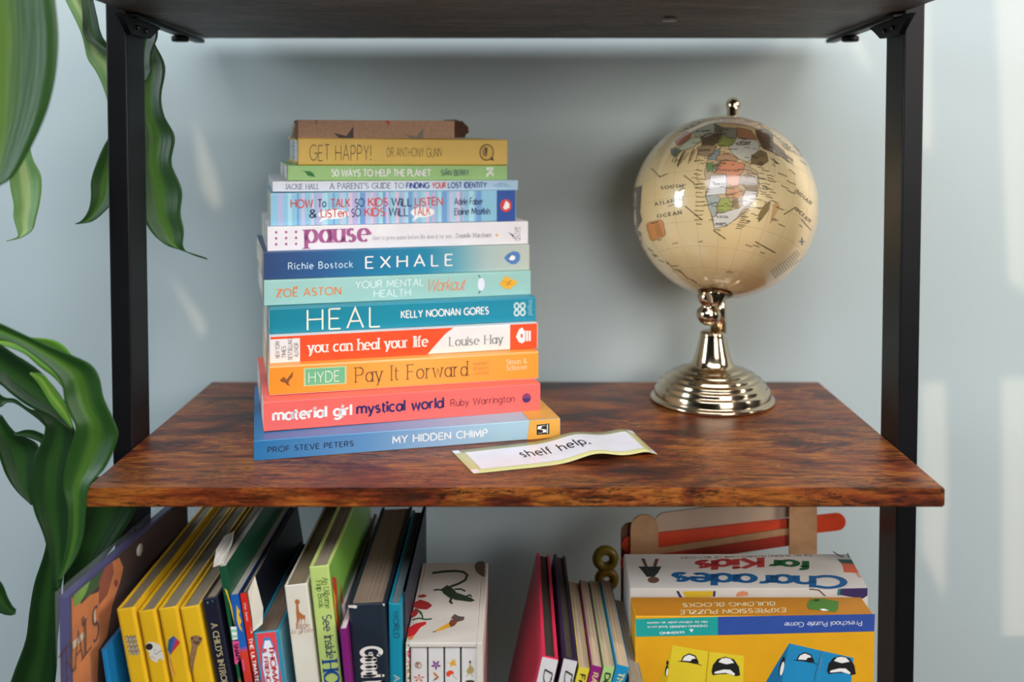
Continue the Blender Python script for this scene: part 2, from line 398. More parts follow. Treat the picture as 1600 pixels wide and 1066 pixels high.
# ------------------------------------------------------------------ the rack
rack = thing('shelf_rack', 'tall open shelf rack of rustic brown boards on black metal posts', 'shelf', Matrix.Translation((0, .95, 0)))
def wboard(name, co, m, bev=.0012):
    """board from 4 top corners (front-left, front-right, back-right, back-left) and thickness"""
    pts, t = co
    bm = bmesh.new(); top = [bm.verts.new(p) for p in pts]; bot = [bm.verts.new(Vector(p)-Vector((0, 0, t))) for p in pts]
    bm.faces.new(top); bm.faces.new(bot[::-1])
    for i in range(4): bm.faces.new((top[i], bot[i], bot[(i+1) % 4], top[(i+1) % 4]))
    bmesh.ops.bevel(bm, geom=bm.edges[:], offset=bev, segments=2, affect='EDGES')
    for v in bm.verts: v.co.y -= .95
    return bm_obj(name, bm, m, rack)
HW = .3405
wboard('shelf_board', ([(-HW, .79, ZS), (HW, .79, ZS), (HW, 1.124, ZS), (-HW, 1.124, ZS)], .0155), WOOD)
wboard('shelf_board', ([(-HW, .79, ZL), (HW, .79, ZL), (HW, 1.124, ZL), (-HW, 1.124, ZL)], .0155), WOOD)
zt = .0155
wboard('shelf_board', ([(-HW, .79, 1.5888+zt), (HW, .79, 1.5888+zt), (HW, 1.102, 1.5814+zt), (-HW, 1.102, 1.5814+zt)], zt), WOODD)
for z in (.46, .09):
    wboard('shelf_board', ([(-HW, .79, z), (HW, .79, z), (HW, 1.124, z), (-HW, 1.124, z)], .0155), WOOD)
for s in (-1, 1):
    x0, x1 = (HW-.0005, HW+.0175) if s > 0 else (-HW-.0175, -HW+.0005)
    p = box('post', x0, x1, .889-.95, .932-.95, 0, 1.95, BLACK, rack, .0016, 3)
    for z, y1, tilt in ((1.5835, 1.030, 1), (ZS-.0165, 1.09, 0), (ZL-.0165, 1.09, 0)):
        wb_ = .011 if tilt else .020; xa, xb = (HW-wb_, HW-.001) if s > 0 else (-HW+.001, -HW+wb_)
        br = box('bracket', xa, xb, (.84 if tilt else .88)-.95, y1-.95, z-(.0042 if tilt else .008), z, BLACK, rack, .0008)
        if tilt:
            br.rotation_euler = (rad(-1.8), 0, 0); br.location = (0, 0, -.0015)
            # flared web joining bracket and post
            bm = bmesh.new(); xi = (HW-.002)*s
            pr = [(.862, z-.001), (.972, z-.001), (.950, z-.009), (.933, z-.017), (.888, z-.017), (.876, z-.009)]
            a = [bm.verts.new((xi-.004*s, y-.95, zz)) for y, zz in pr]; c = [bm.verts.new((xi+.001*s, y-.95, zz)) for y, zz in pr]
            bm.faces.new(a); bm.faces.new(c[::-1])
            for i in range(6): bm.faces.new((a[i], c[i], c[(i+1) % 6], a[(i+1) % 6]))
            web = bm_obj('bracket_web', bm, BLACK, rack)
            mfoot = Matrix.Translation((HW*s-.0045*s, 1.020-.95, z-.0125))
            lathe('foot_cap', [(.0001, 0), (.0075, 0), (.0085, .0012), (.0085, .005), (.0065, .006), (.0001, .006)], BLACK, rack, 24, mfoot)
            for yy, zz in ((.9, z-.010), (.92, z-.011)):
                bm = bmesh.new(); bmesh.ops.create_uvsphere(bm, u_segments=12, v_segments=8, radius=.0022)
                for v in bm.verts: v.co += Vector((xi-.0045*s, yy-.95, zz))
                bm_obj('rivet', bm, mat('55565a', .25, 1), rack, True)
# felt dot under the top board
pd = at(1046, 26, .93)
lathe('screw_cap', [(.0001, 0), (.0062, 0), (.0066, .0006), (.0066, .0014), (.0001, .0016)], mat('b9aea6', .5), rack, 24, Matrix.Translation((pd.x, pd.y-.95, 1.5835-.0014)))

# ------------------------------------------------------------------ books
def frame_matrix(O, U, N_back, V):
    M = Matrix.Identity(4)
    for i, a in enumerate((U, N_back, V)):
        M[0][i], M[1][i], M[2][i] = a
    M[0][3], M[1][3], M[2][3] = O
    return M
def book_body(root, L, D, t, cover, pages='e9e4da', hard=False, spine_mat=None, rnd=.0008, ct=None, ov=None, endc=None):
    """local frame: x along the spine, y away from the spine, z through the thickness"""
    ct = ct or (.0026 if hard else .0005); ov = ov if ov is not None else (.0018 if hard else .0003)
    out = []
    R = min(t*.45, rnd)
    n = 4
    def corner(cy, cz, a0, a1): return [(cy+R*cos(rad(a0+(a1-a0)*i/n)), cz+R*sin(rad(a0+(a1-a0)*i/n))) for i in range(n+1)]
    prof = [(D, 0)] + corner(R, R, 270, 180) + corner(R, t-R, 180, 90) + [(D, t), (D, t-ct), (ct, t-ct), (ct, ct), (D, ct)]
    bm = bmesh.new(); a = [bm.verts.new((0, y, z)) for y, z in prof]; c = [bm.verts.new((L, y, z)) for y, z in prof]
    k = len(prof)
    for i in range(k): bm.faces.new((a[i], a[(i+1) % k], c[(i+1) % k], c[i]))
    m_ = n+1      # vertices per rounded corner; layout: 0 rear low, 1..m_ low corner, m_+1..2m_ high corner, then rear high, rear high inner, inner high, inner low, rear low inner
    iH, iHi, nH, nL, rL = 2*m_+1, 2*m_+2, 2*m_+3, 2*m_+4, 2*m_+5
    for s_ in (a, c):
        fan = [s_[rL], s_[0]]+[s_[i] for i in range(1, m_+1)]
        for p_, q_ in zip(fan, fan[1:]): bm.faces.new((s_[nL], p_, q_))
        bm.faces.new((s_[m_], s_[m_+1], s_[nH], s_[nL]))
        fan = [s_[i] for i in range(m_+1, 2*m_+1)]+[s_[iH], s_[iHi]]
        for p_, q_ in zip(fan, fan[1:]): bm.faces.new((s_[nH], p_, q_))
    cv = bm_obj('cover', bm, cover, root)
    if hard:
        b_ = cv.modifiers.new('b', 'BEVEL'); b_.width = .0004; b_.segments = 1; b_.limit_method = 'ANGLE'
    box('page_block', ov, L-ov, ct*.9, D-ov-.0004, ct*.98, t-ct*.98, paper_mat(pages, 2), root)
    return cv
def lying(name, label, Lp, Rp, t, D, cover, group=None, cat='book', **kw):
    O = Vector(Lp); U = Vector(Rp)-O; L = U.length; U.normalize()
    B = Vector((0, 0, 1)).cross(U).normalized(); V = U.cross(B)
    root = thing(name, label, cat, frame_matrix(O, U, B, V), group)
    book_body(root, L, D, t-.0001, cover, **kw)
    # face in fractions: a 0..1 along spine, b 0..1 up
    return root, Face(root, O, U*L, V*t, -B), L, t
GS = 'stack of self-help books on the main shelf'
BL = {  # left front corner, right front corner, thickness
 'chimp': ((-0.2232,0.8544,1.2000),(0.0413,0.9215,1.2000),0.0178),
 'mat': ((-0.2207,0.8778,1.2183),(0.0236,0.9475,1.2173),0.0263),
 'pay': ((-0.2200,0.8970,1.2449),(0.0222,0.9660,1.2432),0.0269),
 'hay': ((-0.2218,0.9080,1.2715),(0.0218,0.9780,1.2704),0.0246),
 'heal': ((-0.2246,0.9180,1.2960),(0.0199,0.9870,1.2951),0.0239),
 'zoe': ((-0.2320,0.9300,1.3201),(0.0153,1.0020,1.3188),0.0237),
 'exh': ((-0.2335,0.9350,1.3440),(0.0141,1.0090,1.3424),0.0256),
 'pause': ((-0.2314,0.9420,1.3694),(0.0128,1.0110,1.3683),0.0230),
 'talk': ((-0.2297,0.9480,1.3922),(0.0006,1.0100,1.3916),0.0312),
 'par': ((-0.2297,0.9570,1.4241),(0.0026,1.0200,1.4220),0.0101),
 'fifty': ((-0.2162,0.9620,1.4344),(-0.0084,1.0220,1.4320),0.0146),
 'happy': ((-0.2074,0.9660,1.4489),(-0.0080,1.0260,1.4466),0.0263),
 'pkg': ((-0.2078,0.9700,1.4743),(-0.0605,1.0080,1.4738),0.0178),
}
WHT, NAVY, RED = mat('f1efec', .5), mat('1d2b57', .5), mat('d8402f', .5)
CREAM = mat('e9e6d2', .5)

# 1 hidden chimp
mc = ramp_mat('chimp_cover', [(0, '1f6fa8'), (.35, '5b8fc0'), (.62, '93b4d2'), (.8, '9fc0d0')], 0, .2728)
rt, f, L, t = lying('paperback', 'large blue paperback with yellow end, at the very bottom of the stack', *BL['chimp'], .19, mc, GS)
YEL = mat('e3a545', .4)
poly(f, [(.885, 0.01), (.893, .99), (.999, .99), (.999, .01)], YEL, 'spine_panel')
top = Face(rt, f.O+f.V, f.U, f.N*-.19, Vector((0, 0, 1)))
poly(top, [(.893, .005), (.90, .5), (.93, .85), (.955, .995), (.999, .995), (.999, .005)], YEL, 'cover_panel')
text(f, 'PROF STEVE PETERS', .042, .308, .38, .25, mat('17294a', .5), wd=.13, gap=.24)
text(f, 'MY HIDDEN CHIMP', .435, .748, .36, .34, mat('e8eef2', .5), wd=.17, gap=.24, round_end=True)
multi(f, [([(.918,.22),(.918,.74),(.962,.76),(.962,.22)],0), (stroke([(.949,.68),(.93,.66),(.926,.52),(.945,.46),(.946,.32),(.925,.3)], .012),1), ([(.954,.26),(.954,.72),(.957,.72),(.957,.26)],1)], [mat('1d1b18', .5), WHT], 'emblem', 1.5, px=False)
# 2 material girl
rt, f, L, t = lying('paperback', 'coral pink paperback with white and purple title, second from the bottom', *BL['mat'], .18, mat('f26a62', .4), GS)
text(f, 'material girl', .033, .30, .36, .36, WHT, wd=.2, gap=.15)
text(f, 'mystical world', .322, .632, .38, .36, mat('2c2061', .5), wd=.17, gap=.16)
text(f, 'Ruby Warrington', .66, .90, .40, .24, mat('7e2538', .5), wd=.09, gap=.17)
multi(f, [(ell(.947,.50,.017,.17),0)]+[([(.947,.50),(.947+.018*cos(a),.5+.18*sin(a)),(.947+.018*cos(a+.12),.5+.18*sin(a+.12))],1) for a in [i*.42 for i in range(8)]], [mat('3a2368', .5), mat('d65a6a', .5)], 'emblem', 1.5, px=False)
# 3 pay it forward
rt, f, L, t = lying('paperback', 'amber orange paperback with small green title box and bird', *BL['pay'], .17,
    ramp_mat('amber_cover', [(0, 'ef9328'), (.5, 'f6ac50'), (1, 'ee9a34')], 0, .25), GS, rnd=.002, pages='efe6cf')
multi(f, [([(.120,.255),(.120,.87),(.272,.87),(.272,.255)],0), ([(.126,.29),(.126,.83),(.266,.83),(.266,.29)],1)], [mat('bcd29a', .5), mat('6fb98c', .5)], 'title_box', 1, px=False)
text(f, 'HYDE', .138, .246, .36, .36, mat('eaf2e0', .5), wd=.07, gap=.22)
text(f, 'Pay It Forward', .305, .722, .28, .50, mat('6b4a2a', .5), wd=.07, thin=.045, serif=True, gap=.2)
multi(f, [([(.036,.52),(.05,.62),(.06,.52),(.075,.7),(.083,.78),(.08,.6),(.07,.5),(.066,.4),(.072,.3),(.062,.33),(.055,.42),(.042,.45)],0)], [mat('8a5226', .5)], 'emblem', 1.5, px=False)
for k, s_ in enumerate(('INSPIRED', 'READERS', 'EVERYWHERE')):
    text(f, s_, .745, .806, .62-.17*k, .10, mat('c08a48', .5), wd=.1)
text(f, 'Simon &', .873, .952, .60, .16, mat('f7d9a8', .5), wd=.12, serif=True, gap=.18)
text(f, 'Schuster', .873, .955, .38, .16, mat('f7d9a8', .5), wd=.12, serif=True, gap=.18)
# 4 you can heal your life
rt, f, L, t = lying('paperback', 'red and white paperback with serif lettering, under the teal one', *BL['hay'], .165, mat('e9e4e2', .4), GS)
OR = mat('ee4f22', .4, 0, 0, .12, 40)
poly(f, [(.105,.01),(.105,.93),(.14,.99),(.67,.99),(.64,.78),(.605,.40),(.57,.01)], OR, 'spine_panel')
poly(f, [(.002,.90),(.002,.99),(.14,.99),(.105,.93),(.105,.90)], OR, 'spine_panel')
poly(f, [(.89,.01),(.89,.99),(.998,.99),(.998,.01)], OR, 'spine_panel')
text(f, 'you can heal your life', .135, .57, .33, .40, mat('f6ece6', .5), wd=.15, thin=.08, serif=True, gap=.16)
text(f, 'Louise Hay', .655, .86, .28, .34, mat('6f7f7e', .5), wd=.11, thin=.05, serif=True, gap=.18)
for k, s_ in enumerate(('NEW YORK', 'TIMES', 'BESTSELLING', 'AUTHOR')):
    ff = Face(rt, f.O+f.U*(.033+.022*k)+f.V*.12, f.V, -f.U, f.N)
    text(ff, s_, .0 if k in (2,) else .08, (.72, .5, .78, .6)[k], 0, .014, mat('4a4a4a', .5), wd=.1)
multi(f, [([(.913,.5),(.925,.78),(.938,.86),(.946,.72),(.972,.7),(.972,.3),(.946,.3),(.94,.22),(.925,.28)],0), ([(.932,.45),(.932,.6),(.94,.6),(.94,.45)],1), ([(.95,.3),(.95,.7),(.953,.7),(.953,.3)],1), ([(.961,.3),(.961,.7),(.964,.7),(.964,.3)],1)], [WHT, OR], 'emblem', 1.5, px=False)
# 5 heal
rt, f, L, t = lying('paperback', 'deep teal paperback with very large thin cream capitals', *BL['heal'], .16,
    ramp_mat('teal_cover', [(0, '0c7e93'), (.5, '12889f'), (1, '1c86a0')], 0, .25), GS, rnd=.0012)
text(f, 'HEAL', .135, .398, .10, .78, CREAM, wd=.075, gap=.3)
text(f, 'KELLY NOONAN GORES', .478, .812, .40, .27, WHT, wd=.17, gap=.2)
rings = []
for a, b_ in ((.924,.66),(.948,.66),(.924,.38),(.948,.38)):
    rings += [(ell(a, b_, .012, .15), 0), (ell(a, b_, .006, .08), 1)]
multi(f, rings, [mat('c9dcd8', .5), mat('1c86a0', .4)], 'emblem', 1.5, px=False)
ff = Face(rt, f.O+f.U*.985+f.V*.26, f.V, -f.U, f.N); text(ff, 'piatkus', 0, .62, 0, .02, mat('8fc0c8', .5), wd=.12)
# 6 zoe
rt, f, L, t = lying('paperback', 'pale mint paperback with orange author lettering and yellow diamond', *BL['zoe'], .16, mat('9cc8c0', .4), GS)
text(f, 'ZOË ASTON', .043, .272, .34, .30, mat('ea8038', .5), wd=.13, gap=.24)
text(f, 'YOUR MENTAL', .327, .58, .56, .27, mat('d5ebe8', .5), wd=.14, gap=.2)
text(f, 'HEALTH', .395, .53, .17, .27, mat('d5ebe8', .5), wd=.14, gap=.2)
text(f, 'Workout', .592, .737, .33, .48, mat('e98a54', .5), wd=.09, gap=.06, slant=.25)
multi(f, [(ell(.803,.52,.014,.27),0), ([(.797,.8),(.79,.9),(.793,.92),(.803,.78)],1), ([(.797,.26),(.79,.14),(.794,.12),(.802,.25)],1),
  ([(.873,.5),(.885,.64),(.90,.86),(.915,.72),(.95,.56),(.935,.42),(.915,.26),(.90,.28)],2), (stroke([(.89,.62),(.905,.42),(.92,.64)], .007),3), (stroke([(.90,.6),(.925,.45)], .006),3)],
  [mat('e3e6f0', .5), mat('2f6a5a', .5), mat('eeb02e', .5), mat('c98a1c', .5)], 'emblem', 1.5, px=False)
# 7 exhale
rt, f, L, t = lying('paperback', 'paperback with spine fading from navy to pale grey, wide white capitals', *BL['exh'], .155,
    ramp_mat('exhale_cover', [(0, '27406f'), (.2, '23558a'), (.42, '11779f'), (.6, '1682a2'), (.72, '5f9fb0'), (.84, 'a9bcb8'), (1, 'bcc2b6')], 0, .2553), GS, pages='ece3d2')
text(f, 'Richie Bostock', .087, .318, .34, .24, mat('cfe6f2', .5), wd=.11, gap=.3)
text(f, 'EXHALE', .367, .695, .29, .42, WHT, wd=.11, gap=.5)
multi(f, [([(.898,.52),(.915,.68),(.935,.76),(.955,.72),(.963,.58),(.96,.38),(.945,.25),(.925,.26),(.908,.38)],0), (ell(.93,.5,.013,.10),1), (stroke([(.918,.5),(.925,.62),(.94,.62)], .004),2)], [mat('4a7cb8', .5), WHT, NAVY], 'emblem', 1.5, px=False)
# 8 pause
rt, f, L, t = lying('paperback', 'white paperback with plum serif title and nine plum dots', *BL['pause'], .165, mat('e9e5e8', .4), GS)
PLUM = mat('a9568f', .5)
multi(f, [(ell(.031+.036*i, .28+.245*j, .0045, .055, 10), 0) for i in range(3) for j in range(3)], [PLUM], 'dots', 1.2, px=False)
text(f, 'pause', .14, .372, .32, .78, PLUM, wd=.2, thin=.05, serif=True, gap=.2)
text(f, 'How to press pause before life does it for you', .387, .69, .36, .16, mat('9a9aa0', .5), wd=.1, serif=True, gap=.2)
text(f, 'Danielle Marchant', .71, .85, .36, .17, mat('80808a', .5), wd=.1, serif=True, gap=.2)
multi(f, [(ell(.873,.42,.005,.06,10),0), ([(.918,.55),(.93,.42),(.94,.3),(.945,.25),(.94,.42)],1)], [mat('e9a233', .5), mat('2e3a32', .5)], 'emblem', 1.2, px=False)
ff = Face(rt, f.O+f.U*.967+f.V*.16, f.V, -f.U, f.N); text(ff, 'aster', 0, .62, 0, .03, mat('77777a', .5), wd=.07, serif=True)
# 9 how to talk
stripe = []
cols = ['7fb3d4', '9fd0e2', 'b9b4dc', '8ec4dc', 'c9c0e0', '7db6da', 'a6d4e4']
rt, f, L, t = lying('paperback', 'thick light blue striped paperback with hand-drawn red and navy lettering', *BL['talk'], .13, mat('8cc3dc', .4), GS, rnd=.0018, pages='e6d9c0')
xs = 0.03; kk = 0
rnd = random.Random(5)
while xs < .85:
    w = rnd.choice((.008, .012, .016, .022)); stripe.append(([(xs,.012),(xs,.985),(xs+w,.985),(xs+w,.012)], kk % 6)); xs += w+rnd.choice((0, .01, .02)); kk += 1
multi(f, stripe, [mat(c, .4) for c in ('b9b4dc', 'a9d8e6', '6f9fd4', 'c9bfe0', '9fd2e4', 'd9c3dc')], 'stripes', .4, px=False)
multi(f, [([(.918,.01),(.918,.99),(.998,.99),(.998,.01)],0), (ell(.957,.50,.025,.21),1), ([(.944,.42),(.957,.66),(.972,.56),(.972,.42),(.962,.40),(.957,.36)],2)], [mat('1c4b9c', .4), mat('d6372c', .4), WHT], 'emblem', 2, px=False)
multi(f, [(ell(.245,.33,.062,.15),0), ([(.20,.25),(.187,.09),(.222,.2)],0), (ell(.605,.34,.05,.16),0), ([(.575,.25),(.56,.06),(.595,.2)],0)], [mat('eef2f4', .5)], 'speech_bubble', 2.2, px=False)
hk = dict(wd=.13, gap=.16, jitter=.12, lift=4)
for s_, a, b_, m_, yb in (('HOW',.079,.163,RED,.555),('To',.184,.215,NAVY,.555),('TALK',.235,.31,RED,.555),('SO',.33,.366,NAVY,.555),('KIDS',.385,.462,RED,.555),('WiLL',.478,.56,NAVY,.555),('LISTEN',.575,.687,RED,.555),
    ('&',.15,.177,NAVY,.25),('LiSTen',.196,.297,RED,.25),('SO',.316,.352,NAVY,.25),('KIDS',.37,.449,RED,.25),('WiLL',.467,.545,NAVY,.25),('TALK',.567,.637,RED,.25)):
    text(f, s_, a, b_, yb, .24, m_, **hk)
text(f, 'Adele Faber', .738, .858, .56, .2, NAVY, wd=.12, gap=.15, lift=4, jitter=.08)
text(f, 'Elaine Mazlish', .738, .888, .24, .2, NAVY, wd=.12, gap=.15, lift=4, jitter=.08)
# 10 parents guide
rt, f, L, t = lying('paperback', 'thin whitish paperback with small navy serif capitals, above the striped one', *BL['par'], .15,
    ramp_mat('thin_cover', [(0, 'e2e2ea'), (.5, 'dfe3ec'), (.8, 'b9d2e4'), (1, 'a7c6dc')], 0, .2362), GS)
text(f, 'JACKIE HALL', .047, .18, .26, .46, mat('30406e', .5), wd=.1, serif=True, gap=.2)
text(f, "A PARENT'S GUIDE TO", .223, .518, .26, .52, mat('33406e', .5), wd=.1, serif=True, gap=.2)
text(f, 'FINDING', .53, .622, .26, .52, mat('1f3f8c', .5), wd=.2)
text(f, 'YOUR', .637, .692, .26, .52, RED, wd=.2)
text(f, 'LOST IDENTITY', .703, .864, .26, .52, mat('1f3f8c', .5), wd=.2)
text(f, 'PARENTING', .895, .965, .3, .26, mat('7fa2c4', .5), wd=.1)
multi(f, [([(.905,.6),(.93,.78),(.955,.6)],0)], [mat('8fb0cc', .5)], 'emblem', 1.2, px=False)
# 11 fifty ways
rt, f, L, t = lying('paperback', 'slim leaf-green paperback with white bold capitals', *BL['fifty'], .13, mat('9bc67c', .4), GS)
DG = mat('2e7a3c', .5)
multi(f, [([(.066,.62),(.075,.56),(.085,.34),(.105,.26),(.116,.3),(.108,.52),(.093,.64),(.08,.62)],0), (stroke([(.06,.68),(.072,.64),(.118,.24)], .004),1)], [DG, mat('1f5a2c', .5)], 'emblem', 1.2, px=False)
text(f, '50 WAYS TO HELP THE PLANET', .19, .637, .3, .42, WHT, wd=.2, gap=.16)
text(f, 'SIÂN BERRY', .686, .817, .33, .36, mat('1f4a5c', .5), wd=.14)
ff = Face(rt, f.O+f.U*.90+f.V*.78, -f.V, f.U, f.N); text(ff, 'K', 0, .52, 0, .034, mat('e4efdc', .5), wd=.24)
# 12 get happy
rt, f, L, t = lying('hardback_book', 'mustard yellow hardback with tall thin black lettering, under the kraft packet', *BL['happy'], .125, mat('e2bb5c', .5), GS, hard=True, rnd=.002, pages='dfe0de')
INK = mat('26240f', .5)
text(f, 'GET HAPPY!', .053, .335, .19, .56, INK, wd=.055, gap=.24, jitter=.08)
text(f, 'DR ANTHONY GUNN', .41, .672, .33, .32, mat('5a4c1c', .5), wd=.07, gap=.22, jitter=.08)
multi(f, [(ell(.895,.50,.036,.32,28),0), (ell(.895,.50,.031,.275,28),1), ([(.905,.24),(.932,.17),(.925,.34)],0), (stroke([(.905,.68),(.892,.68),(.892,.34),(.906,.34)], .005),0), (stroke([(.878,.6),(.882,.36)], .006),0), (stroke([(.89,.52),(.905,.52)], .008),0), (stroke([(.876,.62),(.884,.74),(.892,.62)], .005),0)], [INK, mat('dcb04c', .5)], 'emblem', 1.2, px=False)
# kraft packet
KR = mat('b08c72', .75, 0, 0, .1, 300, .3, .2); KD = mat('4a3228', .85, 0, 0, .2, 200, .2)
O = Vector((-.2078, .970, 1.4747)); U = Vector((.1473, .038, -.0008)); PL = U.length; U.normalize(); B = Vector((0, 0, 1)).cross(U).normalized(); V = U.cross(B)
pk = thing('kraft_packet', 'brown kraft paper packet with printed stars on top of the book stack', 'packet', frame_matrix(O, U, B, V))
PD = .10; pt = .0178
def shell_box(name, x0, x1, y0, y1, z0, z1, th, m, parent):
    """sleeve open along +x"""
    bm = bmesh.new()
    o_ = [(y0, z0), (y1, z0), (y1, z1), (y0, z1)]; i_ = [(y0+th, z0+th), (y1-th, z0+th), (y1-th, z1-th), (y0+th, z1-th)]
    A = [[bm.verts.new((x, y, z)) for y, z in o_] for x in (x0, x1)]; I = [[bm.verts.new((x, y, z)) for y, z in i_] for x in (x0, x1)]
    for k in range(4):
        q = (k+1) % 4
        bm.faces.new((A[0][k], A[0][q], A[1][q], A[1][k])); bm.faces.new((I[0][k], I[1][k], I[1][q], I[0][q]))
        bm.faces.new((A[0][k], I[0][k], I[0][q], A[0][q])); bm.faces.new((A[1][k], A[1][q], I[1][q], I[1][k]))
    return bm_obj(name, bm, m, parent)
shell_box('sleeve', 0, PL, 0, PD, .0001, pt, .0007, KR, pk)
box('card_insert', .012, PL-.014, .004, PD-.004, .001, pt-.003, KD, pk)
# folded end flap on the left and the torn curled flap on the right
mesh_obj('end_flap', [(0,0,0),(0,0,pt),(-.0015,.012,pt-.001),(-.006,.014,0),(-.006,.03,.0),(-.001,.03,pt-.003),(-.001,PD,0),(-.001,PD,pt-.003)], [(0,1,2,3),(3,2,5,4),(4,5,7,6)], KR, pk, world=False).modifiers.new('s', 'SOLIDIFY').thickness = .0006
fl = []
for i in range(9):
    a = i/8*PI*.9
    for j in range(6):
        q = j/5; fl.append((PL+.018*q*(.55+.45*sin(PI*(i+1)/10))+.0005, .012+.05*(i/8), .0015+.0005*i+(pt-.004)*(.5-.5*cos(a))+.002*q*sin(a)))
mesh_obj('torn_flap', fl, [(i*6+j, i*6+j+1, (i+1)*6+j+1, (i+1)*6+j) for i in range(8) for j in range(5)], KD, pk, True, world=False).modifiers.new('s', 'SOLIDIFY').thickness = .0006
mesh_obj('torn_flap', [(PL-.0005,.004,.001),(PL-.0005,.004,pt-.001),(PL+.010,.014,pt),(PL+.0175,.02,pt-.006),(PL+.0185,.022,.006),(PL+.009,.014,.001)], [(0,1,2,3,4,5)], KD, pk, world=False).modifiers.new('s', 'SOLIDIFY').thickness = .0008
pf = Face(pk, O, U*PL, V*pt, -B)
ST = mat('4f413c', .7, 0, 0, .35, 900)
multi(pf, [([(.22,.30),(.30,.14),(.345,.66),(.345,.02),(.255,.02),(.245,.10)],0), ([(.675,.22),(.75,.12),(.793,.58),(.793,.02),(.71,.02)],1), ([(.10,.985),(.12,.985),(.118,.72)],1), ([(.545,.985),(.575,.985),(.572,.68)],2)], [ST, mat('7f7468', .7, 0, 0, .3, 900), mat('b8483f', .6)], 'star_print', 1, px=False)

# ------------------------------------------------------------------ paper label on the shelf
cl = thing('paper_label', 'white paper label reading shelf help with pale green border, front of shelf', 'label', Matrix.Translation(at(868, 712, .87).to_3d()*1.0))
cl.location.z = ZS; bpy.context.view_layer.update()
def on_z(x, y, z):
    r_ = ray(x, y); return CAM + r_*((z-ZC)/r_.z)
c00, c10, c11, c01 = on_z(740, 741, ZS), on_z(1027, 711, ZS), on_z(988, 675, ZS), on_z(706, 706, ZS)
def lab(u, v, lift=0):
    p = (c00*(1-u)+c10*u)*(1-v)+(c01*(1-u)+c11*u)*v
    h = .0062*math.exp(-((u-.66)/.13)**2)*(1-.15*v) + .0035*math.exp(-((u-.95)/.12)**2)
    h *= min(1, (1-u)/.06) if u > .94 else 1
    return Vector((p.x, p.y, ZS+.0006+h+.00015*lift))
def lab_grid(name, u0, u1, v0, v1, m, lift, nu=40, nv=6, solid=0):
    vs = [lab(u0+(u1-u0)*i/nu, v0+(v1-v0)*j/nv, lift) for i in range(nu+1) for j in range(nv+1)]
    fs = [(i*(nv+1)+j, (i+1)*(nv+1)+j, (i+1)*(nv+1)+j+1, i*(nv+1)+j+1) for i in range(nu) for j in range(nv)]
    o = mesh_obj(name, vs, fs, m, cl, True)
    if solid: q = o.modifiers.new('s', 'SOLIDIFY'); q.thickness = solid; q.offset = -1
    return o
lab_grid('card', 0, 1, 0, 1, mat('c9c48a', .25), 0, solid=.0004)
lab_grid('white_panel', .055, .945, .13, .87, mat('e8e6ee', .25), 1)
V_, F_, w_ = text_geo('shelf help.', .13, gap=.26)
mesh_obj('lettering', [lab(.31+.37*a/w_, .42+.27*b, 2) for a, b in V_], F_, mat('1c1a1c', .4), cl)
V_, F_, w_ = text_geo('.......................', .1, gap=.5)
mesh_obj('lettering', [lab(.33+.34*a/w_, .34+.05*b, 2) for a, b in V_], F_, mat('a9a9b0', .4), cl)
for u, v in ((.012, .06), (.012, .94), (.985, .06), (.985, .94)):
    lab_grid('clear_tape', max(0, u-.022), min(1, u+.022), max(0, v-.09), min(1, v+.09), mat('e9e9ee', .15, 0, .5), 1.5, 3, 3)

# ------------------------------------------------------------------ globe
GC = at(1131, 323, 1.049); GR = .0948
gl = thing('desk_globe', 'antique cream desk globe on a polished brass pedestal foot', 'globe', Matrix.Translation((.2062, 1.049, ZS)))
def metal(name, hexc, rough):
    m = mat(hexc, rough, 1, 0, .04, 8); return m
BR = metal('brass', 'cbb99e', .13); BR2 = metal('brass_dark', '7d6448', .2)
prof = [(.0001,0),(.0630,0),(.0643,.0012),(.0643,.0032),(.0630,.0044),(.0600,.0046),(.0596,.0060),(.0596,.0118),(.0585,.0134)]
RG = [(.0585,.0134),(.0552,.0186),(.0505,.0234),(.0445,.0276),(.0372,.0312),(.0290,.0342)]
for (ra, za), (rb, zb_) in zip(RG, RG[1:]):
    prof += [(ra-(ra-rb)*.62, za+.0005), (ra-(ra-rb)*.80, za+(zb_-za)*.35), (ra-(ra-rb)*.86, za+(zb_-za)*.75), (rb, zb_)]
prof += [(.0262,.0352),(.0236,.0366),(.0214,.0392),(.0196,.0430),(.0180,.0480),(.0165,.0535),(.0150,.0595),(.0137,.0650),(.0129,.0690),(.0128,.0712),(.0112,.0722),(.0001,.0722)]
lathe('pedestal_base', prof, BR, gl, 72, Matrix.Translation((0, 0, .0002)))
lathe('stem', [(.0001,.070),(.0082,.070),(.0082,.118),(.0001,.118)], BR, gl, 40, Matrix.Translation((.0062, .002, 0)))
bpy.context.view_layer.update()
gball = bpy.data.materials.new('globe_paper_varnished'); gball.use_nodes = True
nt = gball.node_tree; b = nt.nodes['Principled BSDF']; tc = nt.nodes.new('ShaderNodeTexCoord'); nz = nt.nodes.new('ShaderNodeTexNoise'); nz.inputs['Scale'].default_value = 9; nz.inputs['Detail'].default_value = 5
r = nt.nodes.new('ShaderNodeValToRGB'); r.color_ramp.elements[0].position = .3; r.color_ramp.elements[0].color = srgb('e2c086')+(1,); r.color_ramp.elements[1].position = .7; r.color_ramp.elements[1].color = srgb('ecd3a0')+(1,)
nt.links.new(tc.outputs['Object'], nz.inputs['Vector']); nt.links.new(nz.outputs[0], r.inputs[0]); nt.links.new(r.outputs[0], b.inputs['Base Color'])
b.inputs['Roughness'].default_value = .3; b.inputs['Coat Weight'].default_value = 1; b.inputs['Coat Roughness'].default_value = .03
bm = bmesh.new(); bmesh.ops.create_uvsphere(bm, u_segments=96, v_segments=64, radius=GR)
